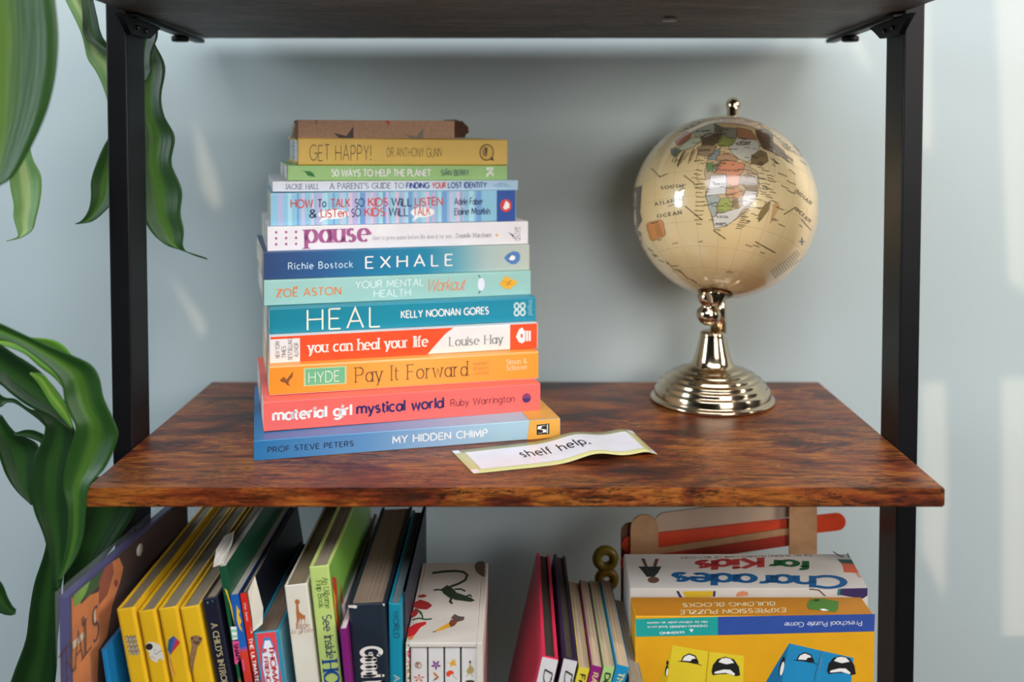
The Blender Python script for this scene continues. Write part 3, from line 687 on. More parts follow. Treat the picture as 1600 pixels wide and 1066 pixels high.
ball = bm_obj('ball', bm, gball, gl, True); gofs = GC - gl.location
AX = Vector((-.16, -.40, -.90)).normalized()      # towards the south pole
ball.data.transform(Vector((0, 0, -1)).rotation_difference(AX).to_matrix().to_4x4()); ball.location = gofs
def sph(x, y, lift=1):
    """pixel of the print -> point on the ball"""
    R = GR+.00008*lift; d = ray(x, y).normalized(); oc = CAM-GC; bb = oc.dot(d); cc = oc.dot(oc)-R*R; D = bb*bb-cc
    if D < 0:
        q = CAM + d*(-bb); return GC+(q-GC).normalized()*R
    return CAM + d*(-bb-math.sqrt(D))
def gmat(h): return mat(h, .3, 0, 1, .06, 60)
_gm = {}
def gprint(pts, hexc, lift=1, step=5, border=True):
    """accumulate a country patch, subdivided so that it follows the ball"""
    vs = []; n = len(pts); bnd = []
    for i in range(n):
        a, c = pts[i], pts[(i+1) % n]; L = math.hypot(a[0]-c[0], a[1]-c[1]); k = max(1, int(L/step))
        for j in range(k): bnd.append((a[0]+(c[0]-a[0])*j/k, a[1]+(c[1]-a[1])*j/k))
    xs = [p[0] for p in pts]; ys = [p[1] for p in pts]; pp = [Vector(p) for p in bnd]; nb = len(bnd)
    def inside(x, y):
        r_ = False
        for i in range(n):
            (x1, y1), (x2, y2) = pts[i], pts[(i+1) % n]
            if (y1 > y) != (y2 > y) and x < (x2-x1)*(y-y1)/(y2-y1)+x1: r_ = not r_
        return r_
    y = min(ys)+step/2
    while y < max(ys):
        x = min(xs)+step/2
        while x < max(xs):
            if inside(x, y): pp.append(Vector((x, y)))
            x += step
        y += step
    out = delaunay_2d_cdt(pp, [], [tuple(range(nb))], 1, 1e-5)
    V, Fc = _gm.setdefault(hexc, ([], [])); b_ = len(V)
    V += [sph(p.x, p.y, lift) for p in out[0]]; Fc += [tuple(b_+q for q in f_) for f_ in out[2]]
    if border: gline(pts+[pts[0]], .7, '6f6250', lift+1)
def gline(pts, w, hexc, lift=3, step=6):
    q = []
    for i in range(len(pts)-1):
        a, c = pts[i], pts[i+1]; L = math.hypot(a[0]-c[0], a[1]-c[1]); k = max(1, int(L/step))
        for j in range(k): q.append((a[0]+(c[0]-a[0])*j/k, a[1]+(c[1]-a[1])*j/k))
    q.append(pts[-1]); V2, F2 = [], []; ribbon(q, w, w, V2, F2)
    V, Fc = _gm.setdefault(hexc, ([], [])); b_ = len(V); V += [sph(a, c, lift) for a, c in V2]; Fc += [tuple(b_+k for k in f_) for f_ in F2]
def gtext(s, p0, p1, h, hexc='3a3020', wd=.16, **kw):
    V2, F2, w = text_geo(s, wd, **kw); dx, dy = p1[0]-p0[0], p1[1]-p0[1]; L = math.hypot(dx, dy); ux, uy = dx/L, dy/L
    V, Fc = _gm.setdefault(hexc, ([], [])); b_ = len(V)
    V += [sph(p0[0]+dx*a/w+uy*b*h, p0[1]+dy*a/w-ux*b*h, 4) for a, b in V2]; Fc += [tuple(b_+k for k in f_) for f_ in F2]
def g5(*p):   # pixels of the big globe close-up (960,140 / 3.135)
    return [(960+a/3.135, 140+b_/3.135) for a, b_ in p]
# countries (outline points read around each coloured patch)
gprint(g5((455,345),(520,335),(640,365),(700,400),(712,470),(700,520),(640,600),(590,640),(490,680),(470,600),(445,520),(455,470),(440,410)), 'c9ad86', 1)
gprint(g5((380,205),(480,165),(495,180),(485,220),(440,235),(400,235)), 'c3bfa6', 2)
gprint(g5((295,255),(350,205),(380,212),(365,250),(310,275)), 'b8704a', 2)
gprint(g5((365,240),(400,232),(425,225),(420,255),(380,285),(330,300),(310,290),(330,272)), 'cfcfae', 2)
gprint(g5((275,290),(300,285),(330,300),(300,330),(280,320)), '77806a', 2)
gprint(g5((425,230),(470,215),(530,215),(520,255),(480,275),(430,270)), '6b5a44', 2)
gprint(g5((490,165),(530,185),(525,215),(500,215),(490,200)), '7d7a62', 2)
gprint(g5((530,185),(600,190),(595,240),(560,235),(530,215)), '98957c', 2)
gprint(g5((600,185),(670,200),(700,245),(640,240),(600,232)), 'bd8660', 2)
gprint(g5((490,160),(560,165),(660,180),(740,215),(720,165),(600,135),(520,140)), 'c3884e', 1.5)
gprint(g5((525,215),(560,235),(590,245),(575,275),(520,280),(505,270)), '9aa055', 2)
gprint(g5((595,240),(640,240),(700,248),(715,275),(690,320),(655,355),(610,340),(575,310),(560,280),(585,265)), 'd6cfba', 2)
gprint(g5((405,285),(440,270),(500,275),(490,310),(460,330),(410,320)), 'a88f6b', 2)
gprint(g5((490,300),(520,285),(515,320),(495,345),(455,340)), '8e9c9a', 2)
gprint(g5((500,320),(560,310),(610,340),(600,350),(540,348),(500,345)), 'c39a76', 2.5)
gprint(g5((450,365),(485,355),(480,395),(455,405)), '77915c', 2)
gprint(g5((485,370),(540,345),(520,380),(500,400),(480,400)), '8f7a64', 2.5)
gprint(g5((525,350),(560,345),(640,365),(630,400),(615,420),(610,470),(575,475),(550,455),(548,415),(490,410),(510,380)), 'd99068', 3)
gprint(g5((470,420),(548,418),(550,455),(545,510),(500,515),(448,520),(465,470)), 'd9d2cc', 3)
gprint(g5((448,522),(500,515),(520,535),(500,565),(500,620),(480,625),(462,580)), 'a9ada0', 3)
gprint(g5((520,535),(555,530),(580,560),(570,590),(510,605),(502,570)), 'a3a75c', 3)
gprint(g5((550,480),(600,478),(640,500),(620,530),(575,535),(545,520)), 'cf9a6c', 3)
gprint(g5((580,540),(620,530),(628,560),(605,585),(580,575)), 'a08258', 3.2)
gprint(g5((482,628),(510,605),(570,592),(610,580),(640,570),(600,630),(545,670),(490,680)), 'd8d0c2', 3)
gprint(g5((630,520),(650,480),(700,500),(690,540),(640,575),(625,560)), 'd6cdc6', 3)
gprint(g5((615,425),(660,412),(700,440),(700,500),(650,495),(615,450)), '9c8466', 3.4)
gprint(g5((672,325),(715,295),(745,310),(755,350),(720,375),(670,360)), '88704e', 3.2)
gprint(g5((690,200),(740,190),(775,220),(780,310),(730,290),(700,235)), '6c543c', 2)
gprint(g5((780,260),(830,300),(850,340),(790,320)), '8f765c', 2)
gprint(g5((740,560),(765,545),(755,590),(725,630),(705,650),(708,610),(725,580)), '8a7242', 3)
gprint(g5((780,560),(800,550),(812,570),(770,650),(760,660)), 'd2a870', .5, border=False)
gprint(g5((86,560),(100,480),(135,470),(130,520),(125,600),(135,640),(110,690),(88,640)), '5c4c40', 2)
gprint(g5((110,690),(130,700),(135,760),(120,740)), '6c5c4c', 2)
gprint(g5((300,160),(350,150),(420,135),(440,150),(400,175),(330,205),(290,200)), '8f8068', .6)
gprint(g5((745,165),(800,190),(880,260),(920,330),(860,300),(800,240),(750,200)), 'a79a78', .8)
gprint(g5((158,662),(170,650),(225,638),(238,645),(250,705),(244,718),(190,742),(176,735),(160,680)), 'd98d4a', 2)
gprint(g5((410,985),(460,960),(540,950),(560,975),(500,1000),(430,1000)), 'b8a060', 1)
# graticule
ex = AX.orthogonal().normalized(); ey = AX.cross(ex)
def gpt(lat, lon, R): return GC - (AX*(-sin(rad(lat))) * -1 + 0*AX)*R if False else GC + (AX*(-sin(rad(lat))) + (ex*cos(rad(lon))+ey*sin(rad(lon)))*cos(rad(lat)))*R
GV, GF = [], []
def gcurve(pts3, w):
    b_ = len(GV)
    for i, p in enumerate(pts3):
        a = pts3[max(0, i-1)]; c = pts3[min(len(pts3)-1, i+1)]; n_ = (p-GC).normalized(); s_ = n_.cross((c-a).normalized())*w*.5
        GV.append(p+s_); GV.append(p-s_)
    for i in range(len(pts3)-1): GF.append((b_+2*i, b_+2*i+1, b_+2*i+3, b_+2*i+2))
for lat in range(-75, 90, 15): gcurve([gpt(lat, lo, GR+.00006) for lo in range(0, 364, 4)], .00022)
for lon in range(0, 360, 15): gcurve([gpt(la, lon, GR+.00006) for la in range(-88, 90, 4)], .00022)
mesh_obj('graticule', GV, GF, gmat('b39a68'), gl)
# names
for s_, a, c, h in (('SOUTH',(228,488),(335,478),14),('ATLANTIC',(200,568),(342,540),14),('OCEAN',(212,628),(328,608),15),('SUDAN',(595,272),(662,270),11),('CONGO REP',(505,398),(612,402),9),
     ('ANGOLA',(488,468),(545,466),9),('ZAMBIA',(545,520),(592,516),9),('SOUTH',(500,628),(555,630),10),('AFRICA',(492,664),(552,668),10),('INDIAN',(885,500),(960,562),14),('OCEAN',(885,588),(955,650),14),
     ('ALGERIA',(400,208),(470,205),8),('NIGERIA',(415,302),(470,300),8),('TANZANIA',(628,455),(690,465),7),('KENYA',(668,410),(700,420),7),('NAMIBIA',(470,560),(505,556),6)):
    A_, C_ = g5(a, c); gtext(s_, A_, C_, h/3.135, gap=.45 if h > 12 else .2, serif=h > 9)
rnd = random.Random(11)
def dash(x, y, L, ang, w=1.0):   # a printed place name too small to read
    n_ = int(L/2.2); q = []
    for i in range(n_+1):
        q.append((x+i*2.2*cos(ang), y+i*2.2*sin(ang)+(rnd.random()-.5)*1.6))
    if len(q) > 1: gline(q, w, '54462e', 4, 9)
for i in range(150):
    x, y = rnd.uniform(1008, 1250), rnd.uniform(196, 440)
    if (x-1131)**2+(y-323)**2 > 128**2: continue
    tgt = 1080 < x < 1230 and y < 360
    if not tgt and rnd.random() < .62: continue
    dash(x, y, rnd.uniform(6, 20), rad((x-1115)*.22+rnd.uniform(-2, 2)), .9)
for k in range(13):
    a, c = g5((395+rnd.uniform(-6, 6), 395+k*22), (0, 0)); dash(a[0], a[1], rnd.uniform(10, 18), rad(rnd.uniform(-3, 3)), .9)
    a = g5((640-k*4+rnd.uniform(-4, 8), 560+k*10))[0]; dash(a[0], a[1], rnd.uniform(9, 16), rad(6), .9)
    a = g5((700+rnd.uniform(-10, 60), 380+k*13))[0]; dash(a[0], a[1], rnd.uniform(9, 17), rad(11), .9)
for k in range(60):
    a = g5((rnd.uniform(400, 720), rnd.uniform(190, 640)))[0]; dash(a[0], a[1], rnd.uniform(5, 11), rad(rnd.uniform(-4, 8)), .8)
for k in range(8):
    a, c = g5((300+k*16, 300+rnd.uniform(-8, 14)), (292+k*16-rnd.uniform(5, 18), 350+rnd.uniform(-6, 22))); gline([a, c], .9, '54462e', 4)
for k in range(14):
    a = g5((840+rnd.uniform(-90, 80), 260+rnd.uniform(0, 150)))[0]; dash(a[0], a[1], 14, rad(38), .9)
for a, c in (((340,420),(395,462)),((345,570),(430,640)),((180,385),(225,430)),((485,690),(545,732)),((830,612),(890,575)),((915,635),(965,690)),((690,745),(790,800)),((390,290),(370,330)),((340,300),(310,380))):
    A_, C_ = g5(a, c); gline([A_, C_], 1.3, '54462e', 4)
for k in range(13):      # printed legend bars, lower right
    x = 770+k*10; A_, C_ = g5((x, 885-k*8), (x+22+k, 925-k*8)); gline([A_, C_], 1.1, '5c4a34', 4)
gline(g5((180,655),(215,650)), 1.6, '54341c', 5)
for k in range(6): A_, C_ = g5((195+k*3, 668+k*10), (222+k*3, 662+k*10)); gline([A_, C_], 1.1, '8a5a34', 5)
A_ = g5((920,745))[0]; gline([(A_[0]-5, A_[1]), (A_[0]+5, A_[1])], 1.6, '4a5a68', 5); gline([(A_[0], A_[1]-6), (A_[0], A_[1]+6)], 1.6, '4a5a68', 5)
for i in range(26):      # island coast marks at lower left
    t_ = i/25; a = g5((150+t_*280+rnd.uniform(-8, 8), 780+t_*190+rnd.uniform(-12, 8)))[0]; dash(a[0], a[1], rnd.uniform(3, 9), rad(40), .9)
for hexc, (V2, F2) in _gm.items():
    o = mesh_obj('map_print', V2, F2, gmat(hexc), gl, True); o['kind'] = 'stuff'
# pole fittings
def ax_matrix(d): return Matrix.Translation(gofs) @ Vector((0, 0, 1)).rotation_difference(d).to_matrix().to_4x4()
MS = ax_matrix(AX); R = GR
lathe('pole_cap', [(.0178, R-.0040), (.0182, R-.0016), (.0150, R+.0004), (.0001, R+.0012)], BR2, gl, 40, MS)
lathe('pivot_nut', [(.0001, R), (.0120, R), (.0118, R+.0012), (.0068, R+.0100), (.0060, R+.0115), (.0001, R+.0118)], BR, gl, 6, MS)
MV = Matrix.Translation(at(1107, 470, 1.018)-gl.location)
lathe('finial', [(0.0001, 0.01232), (0.00676, 0.0112), (0.01014, 0.00784), (0.01118, 0.00336), (0.00988, -0.00112), (0.00715, -0.00403), (0.0078, -0.00627), (0.01118, -0.00952), (0.01248, -0.01344), (0.0117, -0.01792), (0.00858, -0.02218), (0.00468, -0.02442), (0.0001, -0.02486)], BR, gl, 36, MV)
MN = ax_matrix(-AX)
lathe('top_knob', [(.0120, R-.0012), (.0124, R+.0008), (.0095, R+.0024), (.0060, R+.0034), (.0058, R+.0100), (.0062, R+.0168)]+[(.0080*sin(rad(a)), R+.0235-.0080*cos(rad(a))) for a in range(52, 180, 12)]+[(.0001, R+.0315)], BR, gl, 36, MN)

# ------------------------------------------------------------------ books standing on the lower shelf
LOW = 'children\'s books standing on the lower shelf'
def standing(name, label, tl, w_px, Y, lean, D, cover, group=LOW, cat='book', yaw=0, zb=ZL, **kw):
    """tl = pixel of the spine's top left corner at depth Y, lean in degrees (+ = top tips left)"""
    P0 = at(tl[0], tl[1], Y); a = rad(lean); t = w_px*Y/F
    Ry = Matrix.Rotation(rad(yaw), 3, 'Z')
    U = Ry @ Vector((sin(a), 0, -cos(a))); V = Ry @ Vector((cos(a), 0, sin(a))); B = U.cross(V)*-1
    if B.y < 0: B = -B
    L = (P0.z-(t*abs(sin(a)) if a < 0 else 0)-zb-.0003)/cos(a)
    root = thing(name, label, cat, frame_matrix(P0, U, B, V), group)
    book_body(root, L, D, t, cover, **kw)
    f_ = Face(root, P0, U, V*t, -B); f_.s = Y/F/cos(a); f_.t = t; f_.L = L; f_.D = D
    return root, f_
YB = mat('e2b321', .35)
YLAB = (('bright yellow hardback with grey squiggle print, leftmost of the yellow row', (180.6, 954), 30), ('bright yellow hardback with an astronaut on its spine', (214, 957), 29.5),
        ('bright yellow hardback with a kite on its spine', (246, 953), 32), ('bright yellow hardback with an ostrich on its spine', (280, 951.4), 32.5))
ycov = []
for lb, tl, w in YLAB:
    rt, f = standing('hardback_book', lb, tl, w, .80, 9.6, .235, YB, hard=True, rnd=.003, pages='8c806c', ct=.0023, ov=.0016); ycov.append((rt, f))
def A_(*p): return [(170+a/6.42, 900+b_/6.42) for a, b_ in p]
f = ycov[0][1]; gy = mat('5d6672', .5); sq = []
for k in range(8):
    y0 = 608+k*24; x0 = 160+k*6; sq.append((stroke(A_((x0, y0+14), (x0+25, y0-4), (x0+40, y0+18), (x0+62, y0-6), (x0+78, y0+16), (x0+98, y0-10), (x0+112, y0+8)), 1.5), k % 2))
multi(f, sq, [gy, mat('8a93a0', .5)], 'spine_picture')
f = ycov[1][1]
multi(f, [(A_((370,690),(400,665),(450,665),(500,690),(525,720),(530,760),(548,790),(552,860),(520,830),(480,845),(500,870),(450,860),(405,820),(410,780),(380,740)),0), (ell(*A_((405,712))[0], 5.6, 5.2),1), (stroke(A_((470,790),(500,765),(530,750)), 1),2), (stroke(A_((400,822),(440,812),(470,840)), .8),3), (ell(*A_((460,745))[0], .9, .9),2), (ell(*A_((455,778))[0], .9, .9),2)],
  [mat('d8d6cc', .5), mat('2b2c30', .3), mat('50545a', .5), mat('b44c38', .5)], 'spine_picture')
f = ycov[2][1]
multi(f, [(A_((650,603),(600,640),(590,740),(618,795)),0), (A_((650,603),(685,635),(618,795),(632,700)),1), (A_((685,635),(718,668),(618,795),(650,720)),2), (stroke(A_((612,800),(612,860),(620,930),(650,1010)), 1.2),4), (stroke(A_((618,820),(632,900),(670,998)), 1.2),3)],
  [mat('1f5f8a', .5), mat('6a4f9c', .5), mat('cc3430', .5), mat('e5631f', .5), mat('c0b090', .5)], 'spine_picture')
f = ycov[3][1]
multi(f, [(A_((822,612),(850,598),(900,600),(940,622),(935,655),(910,690),(890,715),(875,790),(860,850),(842,965),(830,960),(815,880),(815,800),(830,720),(830,680),(815,640)),0), (A_((845,640),(870,660),(905,650),(910,680),(880,695),(850,670)),1), (ell(*A_((838,628))[0], 1.6, 1.6),2), (ell(*A_((915,632))[0], 1.6, 1.6),2)],
  [mat('8f6c46', .6, 0, 0, .25, 400), mat('5b4030', .6), mat('241a14', .4)], 'spine_picture')
# dark navy hardback
rt, f = standing('hardback_book', 'near-black navy hardback with pale lettering beside the ostrich book', (315, 937), 25.5, .80, 9.3, .20, mat('1b1c2c', .4), hard=True, pages='a08e78', rnd=.002, ct=.0024)
text(f, "A CHILD'S INTRODUCTION", 41*f.s, 186*f.s, .34, .34, mat('c8b889', .5), wd=.14, serif=True, gap=.22)
multi(f, [([(.0025,.3),(.0025,.38),(.004,.38),(.004,.3)],0), ([(.0022,.62),(.0022,.7),(.0032,.7),(.0032,.62)],0)], [mat('5f8f96', .5)], 'foil_marks', 1.2, px=False)
# tall green/orange softback
go = ramp_mat('green_orange_cover', [(0, '174a34'), (.46, '1c5a3a'), (.52, 'e08a1e'), (1, 'e8a52c')], 0, .2)
rt, f = standing('magazine', 'tall glossy dark green softback turning orange lower down', (341.5, 886), 12, .80, 8.8, .20, go, pages='cfc8bc')
mesh_obj('curled_pages', [at(333,885,.802), at(350,878,.806), at(362,850,.835), at(366,830,.87), at(350,838,.86), at(338,858,.83)], [(0,1,2,3,4,5)], paper_mat('d6cfc4', 2), rt).modifiers.new('s', 'SOLIDIFY').thickness = .001
multi(f, [([(.018,.30),(.03,.62),(.05,.80),(.034,.86),(.02,.6)],0), ([(.098,.02),(.10,.4),(.106,.3),(.108,.8),(.115,.98),(.098,.98)],0)], [mat('d9b82c', .4)], 'spine_picture', 1.2, px=False)
# blue / red 'snap' softback
sb = ramp_mat('snap_cover', [(0, '1f58a8'), (.28, '2460b0'), (.31, 'd8402a'), (.46, 'c83a2c'), (.5, '3c3878'), (.7, '33306c'), (1, '2c2c60')], 0, .155)
rt, f = standing('paperback', 'thin multicoloured blue and red softback with pink tag', (354, 931), 19, .80, 8.2, .19, sb, pages='c6c0b4')
def B_(*p): return [(300+a/3.862, 790+b_/3.862) for a, b_ in p]
multi(f, [(B_((268,600),(290,640),(283,660),(300,700),(290,720),(306,765),(285,740),(270,690)),0), (B_((232,732),(268,732),(276,808),(245,812)),1), (B_((236,750),(270,748),(272,764),(240,766)),2), (B_((242,784),(272,782),(274,798),(244,800)),2), (B_((244,820),(282,818),(292,920),(270,962),(258,955)),3), (B_((300,930),(312,930),(320,1000),(308,1000)),3)],
  [mat('e2b62a', .4), mat('e6e6de', .4), mat('8cc4a4', .4), mat('e0508c', .4)], 'spine_picture')
text_px(f, 'SNAP!', B_((252,838))[0], B_((266,930))[0], (6.2, -.8), mat('20162c', .5), lift=5, wd=.2)
# red spine
rt, f = standing('hardback_book', 'thin red hardback with white lettering running into black', (374.6, 927), 11.5, .80, 8.2, .19, mat('141a28', .5), hard=True, pages='b8ae9c', ct=.0012, ov=.002)
poly(f, [(.0004,.03),(.0004,.98),(f.L-.001,.98),(f.L-.001,.03)], ramp_mat('red_cover', [(0, 'cf2c22'), (.26, 'd2301f'), (.33, '8a1a1c'), (.42, '2a1216'), (1, '221014')], 0, .2), 'spine_panel')
text(f, 'the best', 16*f.s, 46*f.s, .34, .3, mat('e8cfc8', .5), wd=.14, slant=.2)
text(f, 'THE ULTIMATE COLLECTION', 74*f.s, 215*f.s, .26, .46, WHT, wd=.17)
mesh_obj('jacket_flap', [at(386,927,.802), at(398,900,.812), at(411,950,.806), at(410,975,.802), at(392,990,.800)], [(0,1,2,3,4)], mat('cfc9ba', .6), rt).modifiers.new('s', 'SOLIDIFY').thickness = .0006
# train book: red spine between teal covers
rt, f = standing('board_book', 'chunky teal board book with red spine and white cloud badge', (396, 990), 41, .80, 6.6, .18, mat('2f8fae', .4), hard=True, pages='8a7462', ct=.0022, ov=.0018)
poly(f, [(.0005,.12),(.0005,.86),(f.L-.001,.86),(f.L-.001,.12)], mat('e64a52', .4), 'spine_panel')
cloud = [(441+ (11.5+1.2*cos(8*a))*cos(a)*.98, 0) for a in (0,)]
cl_pts = []
for k in range(48):
    a = 2*PI*k/48; rr_ = 1+.07*abs(sin(a*5)); cl_pts.append((.0295+.0245*rr_*cos(a), .50+.31*rr_*sin(a)))
cl_in = [(.0295+(x-.0295)*.9, .5+(y-.5)*.9) for x, y in cl_pts]
multi(f, [(cl_pts,0), (cl_in,1)], [mat('3f7fc0', .4), mat('e8ecf0', .4)], 'badge', 2, px=False)
text(f, 'THOMAS', .0115, .0475, .53, .19, mat('cc3a44', .5), wd=.2, lift=5, gap=.12)
text(f, '& FRIENDS', .013, .046, .28, .15, mat('cc3a44', .5), wd=.18, lift=5, gap=.12)
rf = Face(rt, f.O+f.V, f.U, -f.N*.18, f.V)
poly(rf, [(.001,.001),(.001,.9),(f.L-.002,.9),(f.L-.002,.001)], ramp_mat('sky_cover', [(0, '7fb4c4'), (.3, '6fa9c0'), (.6, '2f7f9c'), (1, '1f5f7c')], 0, .2), 'cover_picture')
# giraffe book
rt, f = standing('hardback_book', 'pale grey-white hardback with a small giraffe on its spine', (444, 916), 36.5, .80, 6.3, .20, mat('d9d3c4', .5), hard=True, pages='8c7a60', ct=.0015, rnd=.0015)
gb = mat('b06a3a', .5)
multi(f, [(B_((622,570),(634,566),(648,572),(650,590),(640,598),(646,640),(668,660),(684,664),(682,690),(684,740),(678,690),(672,684),(660,690),(664,740),(656,690),(648,680),(650,740),(642,690),(636,742),(630,740),(632,690),(628,650),(628,598),(620,586)),0)]
    + [(ell(*B_((x, y))[0], 1.3, .8, 8),1) for x, y in ((632,744),(648,744),(664,742),(680,742))], [gb, mat('3c2418', .5)], 'spine_picture')
text_px(f, 'Sophie', B_((622,738))[0], B_((706,734))[0], (0, -7), gb, wd=.06, gap=.08, slant=.15)
text_px(f, 'la girafe', B_((600,776))[0], B_((728,764))[0], (0, -7), gb, wd=.06, gap=.08, slant=.15)
# green flap book
rt, f = standing('hardback_book', 'tall lime green hardback with large dark title, next to giraffe book', (482.5, 887), 32, .80, 5.8, .21, mat('b9cc74', .4), hard=True, pages='988a76', ct=.0024, rnd=.0018, ov=.002)
gt = mat('4c7a3a', .5)
text(f, 'An Usborne', 19*f.s, 68*f.s, .62, .26, gt, wd=.1, serif=True, gap=.14)
text(f, 'Flap Book', 23*f.s, 66*f.s, .30, .26, gt, wd=.1, serif=True, gap=.14)
text(f, 'See inside', 79*f.s, 149*f.s, .40, .44, mat('1d2c58', .5), wd=.1, serif=True, gap=.14)
text(f, 'HOMES', 154*f.s, 240*f.s, .16, .72, mat('1c4c8c', .5), wd=.2, thin=.08, serif=True, gap=.16)
rf = Face(rt, f.O+f.V, f.U, -f.N*.21, f.V)
poly(rf, [(.002,.004),(.002,.95),(f.L-.002,.95),(f.L-.002,.004)], mat('79b04c', .35), 'cover_picture')
multi(rf, [([(.012,.03),(.02,.10),(.05,.06),(.07,.03),(.09,.01),(.06,.008),(.03,.01)],0), ([(.02,.02),(.03,.05),(.055,.03),(.04,.012)],1), ([(.05,.01),(.07,.05),(.10,.03),(.09,.006)],2), ([(.03,.16),(.06,.2),(.08,.15),(.05,.12)],0)], [mat('c8402c', .4), mat('e0a52c', .4), mat('2c4c94', .4)], 'cover_picture', 2, px=False)
# purple thin
rt, f = standing('paperback', 'very thin purple paperback with white page edge, left of navy hardback', (531, 983), 10.5, .79, 4.6, .19, mat('7c1c6e', .4), pages='d9d0cc')
rt, f = standing('magazine', 'thin white-edged magazine standing taller behind the purple paperback', (532, 946), 7, .83, 4.4, .20, mat('d9d6dc', .5), pages='e4dfdd')
# navy 'Good ...'
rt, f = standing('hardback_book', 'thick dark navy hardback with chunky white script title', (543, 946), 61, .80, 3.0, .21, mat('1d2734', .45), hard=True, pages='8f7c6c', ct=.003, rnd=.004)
gw = dict(wd=.24, gap=.12, round_end=True)
text(f, 'Good', 70*f.s, 117*f.s, .30, .50, mat('e6e2da', .5), **gw)
text(f, 'Night', 128*f.s, 190*f.s, .30, .50, mat('e6e2da', .5), **gw)
multi(f, [([(0.0002,.02),(.0018,.02),(.003,.22),(.0012,.26),(.0002,.2)],0), ([(.0003,.92),(.0015,.92),(.002,.97),(.0003,.97)],0)], [mat('d8d2c8', .6)], 'worn_corner', 1.2, px=False)
# teal
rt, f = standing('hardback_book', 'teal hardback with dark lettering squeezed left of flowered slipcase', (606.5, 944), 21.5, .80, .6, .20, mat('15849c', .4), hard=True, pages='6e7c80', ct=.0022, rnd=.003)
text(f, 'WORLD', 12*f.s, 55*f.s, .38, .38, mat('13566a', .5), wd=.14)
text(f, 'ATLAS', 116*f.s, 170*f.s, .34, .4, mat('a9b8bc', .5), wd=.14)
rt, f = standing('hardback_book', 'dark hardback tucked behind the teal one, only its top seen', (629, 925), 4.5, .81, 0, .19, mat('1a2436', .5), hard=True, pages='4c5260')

# ------------------------------------------------------------------ slipcase with four books
Ys = .80; s0 = at(634, 1005, Ys); s1 = at(754.5, 1004, Ys); zt_ = at(700, 1005, Ys).z
sc = thing('slipcase', 'cream slipcase printed with a lizard and feather, holding four small books', 'slipcase', Matrix.Translation((s0.x, Ys, ZL)))
SW = s1.x-s0.x; SD = .150; SH = zt_-ZL
CW = mat('d2c9bf', .5); th = .0024
box('side_panel', 0, th, 0, SD, .0003, SH, mat('c7bdb0', .5), sc, .0006)
box('side_panel', SW-th*2.2, SW, 0, SD, .0003, SH, CW, sc, .0006)
box('top_panel', th, SW-th*2.2, 0, SD, SH-.0036, SH, CW, sc, .0006)
box('back_panel', th, SW-th*2.2, SD-th, SD, .003, SH-.0036, CW, sc)
box('bottom_panel', th, SW-th*2.2, 0, SD, .0003, .003, CW, sc)
bpy.context.view_layer.update()
def C_(*p): return [(520+a/3.861, 790+b_/3.861) for a, b_ in p]
tf = Face(sc, Vector((s0.x, Ys, ZL+SH)), (1,0,0), (0,1,0), (0,0,1))
LZ = mat('2c3a2c', .6, 0, 0, .3, 400)
multi(tf, [(stroke(C_((600,408),(680,398),(740,395),(790,402),(812,420),(800,450),(760,472),(710,490),(680,515)), 3.4),0),
  (C_((655,505),(690,480),(730,505),(745,525),(790,540),(840,560),(858,575),(830,582),(780,575),(740,570),(700,555),(665,530)),0), (stroke(C_((665,512),(635,508),(608,512)), 2.4),0), (stroke(C_((735,505),(775,505),(800,518)), 2.4),0), (stroke(C_((715,560),(708,580),(722,592)), 3.6),0), (stroke(C_((800,550),(830,540),(838,552)), 2.4),0)], [LZ], 'lizard_picture')
multi(tf, [(C_((603,763),(640,742),(690,712),(725,700),(740,712),(700,738),(650,755)),0), (C_((700,712),(712,690),(740,685),(752,702),(735,725),(712,735)),1), (C_((712,680),(735,655),(760,668),(795,672),(790,692),(755,702),(735,690)),2), (stroke(C_((603,763),(622,760)), 1.2),3)],
  [mat('dfa42c', .5), mat('7c4430', .5, 0, 0, .3, 300), mat('5a4844', .7, 0, 0, .4, 500), mat('1c1614', .5)], 'feather_picture')
multi(tf, [(C_((490,585),(530,568),(580,585),(600,605),(570,628),(520,625),(485,612)),0), (C_((515,545),(545,535),(570,545),(550,556),(520,556)),1), (C_((470,650),(500,620),(520,640),(505,665),(475,680)),0), (C_((455,740),(500,712),(560,700),(565,715),(530,735),(500,775),(475,800),(450,790)),2), (C_((452,800),(480,785),(488,800),(465,812)),3),
   (stroke(C_((505,625),(535,650),(545,690)), 2.4),4), (stroke(C_((480,690),(520,680),(560,688),(598,684)), 2.2),4), (C_((515,630),(535,640),(540,662),(525,655)),4)],
  [mat('a02c2c', .5), mat('93382c', .5), mat('c8262a', .5), mat('d97a2a', .5), mat('2f5a40', .5)], 'flower_picture')
multi(tf, [(C_((855,360),(875,338),(905,336),(919,350),(917,432),(895,425),(870,405),(858,385)),0)], [mat('6a5c4a', .6)], 'shell_picture')
sf = Face(sc, Vector((s0.x, Ys, ZL)), (1,0,0), (0,0,1), (0,-1,0))
fs_ = []; rnd = random.Random(2)
for k in range(26):
    fs_.append((ell(636+rnd.uniform(0, 2.6), 1009+k*3.2, rnd.uniform(1, 1.7), rnd.uniform(1.4, 2.6), 8, rnd.uniform(0, 90)), rnd.randrange(5)))
multi(sf, fs_, [mat('c8302c', .5), mat('3f7a3c', .5), mat('e08a2c', .5), mat('e6588c', .5), mat('e8e0d0', .5)], 'flower_edge', 1)
SB = 'four small white books in the slipcase'
spx = ((641.7, 667.4), (669.3, 693.2), (695.2, 719), (721.2, 746.4))
SLB = ('small white book in slipcase with shell and starfish spine', 'small white book in slipcase with purple flower spine', 'small white book in slipcase with yellow flower and red poppy spine', 'small white book in slipcase with goose picture spine')
sbf = []
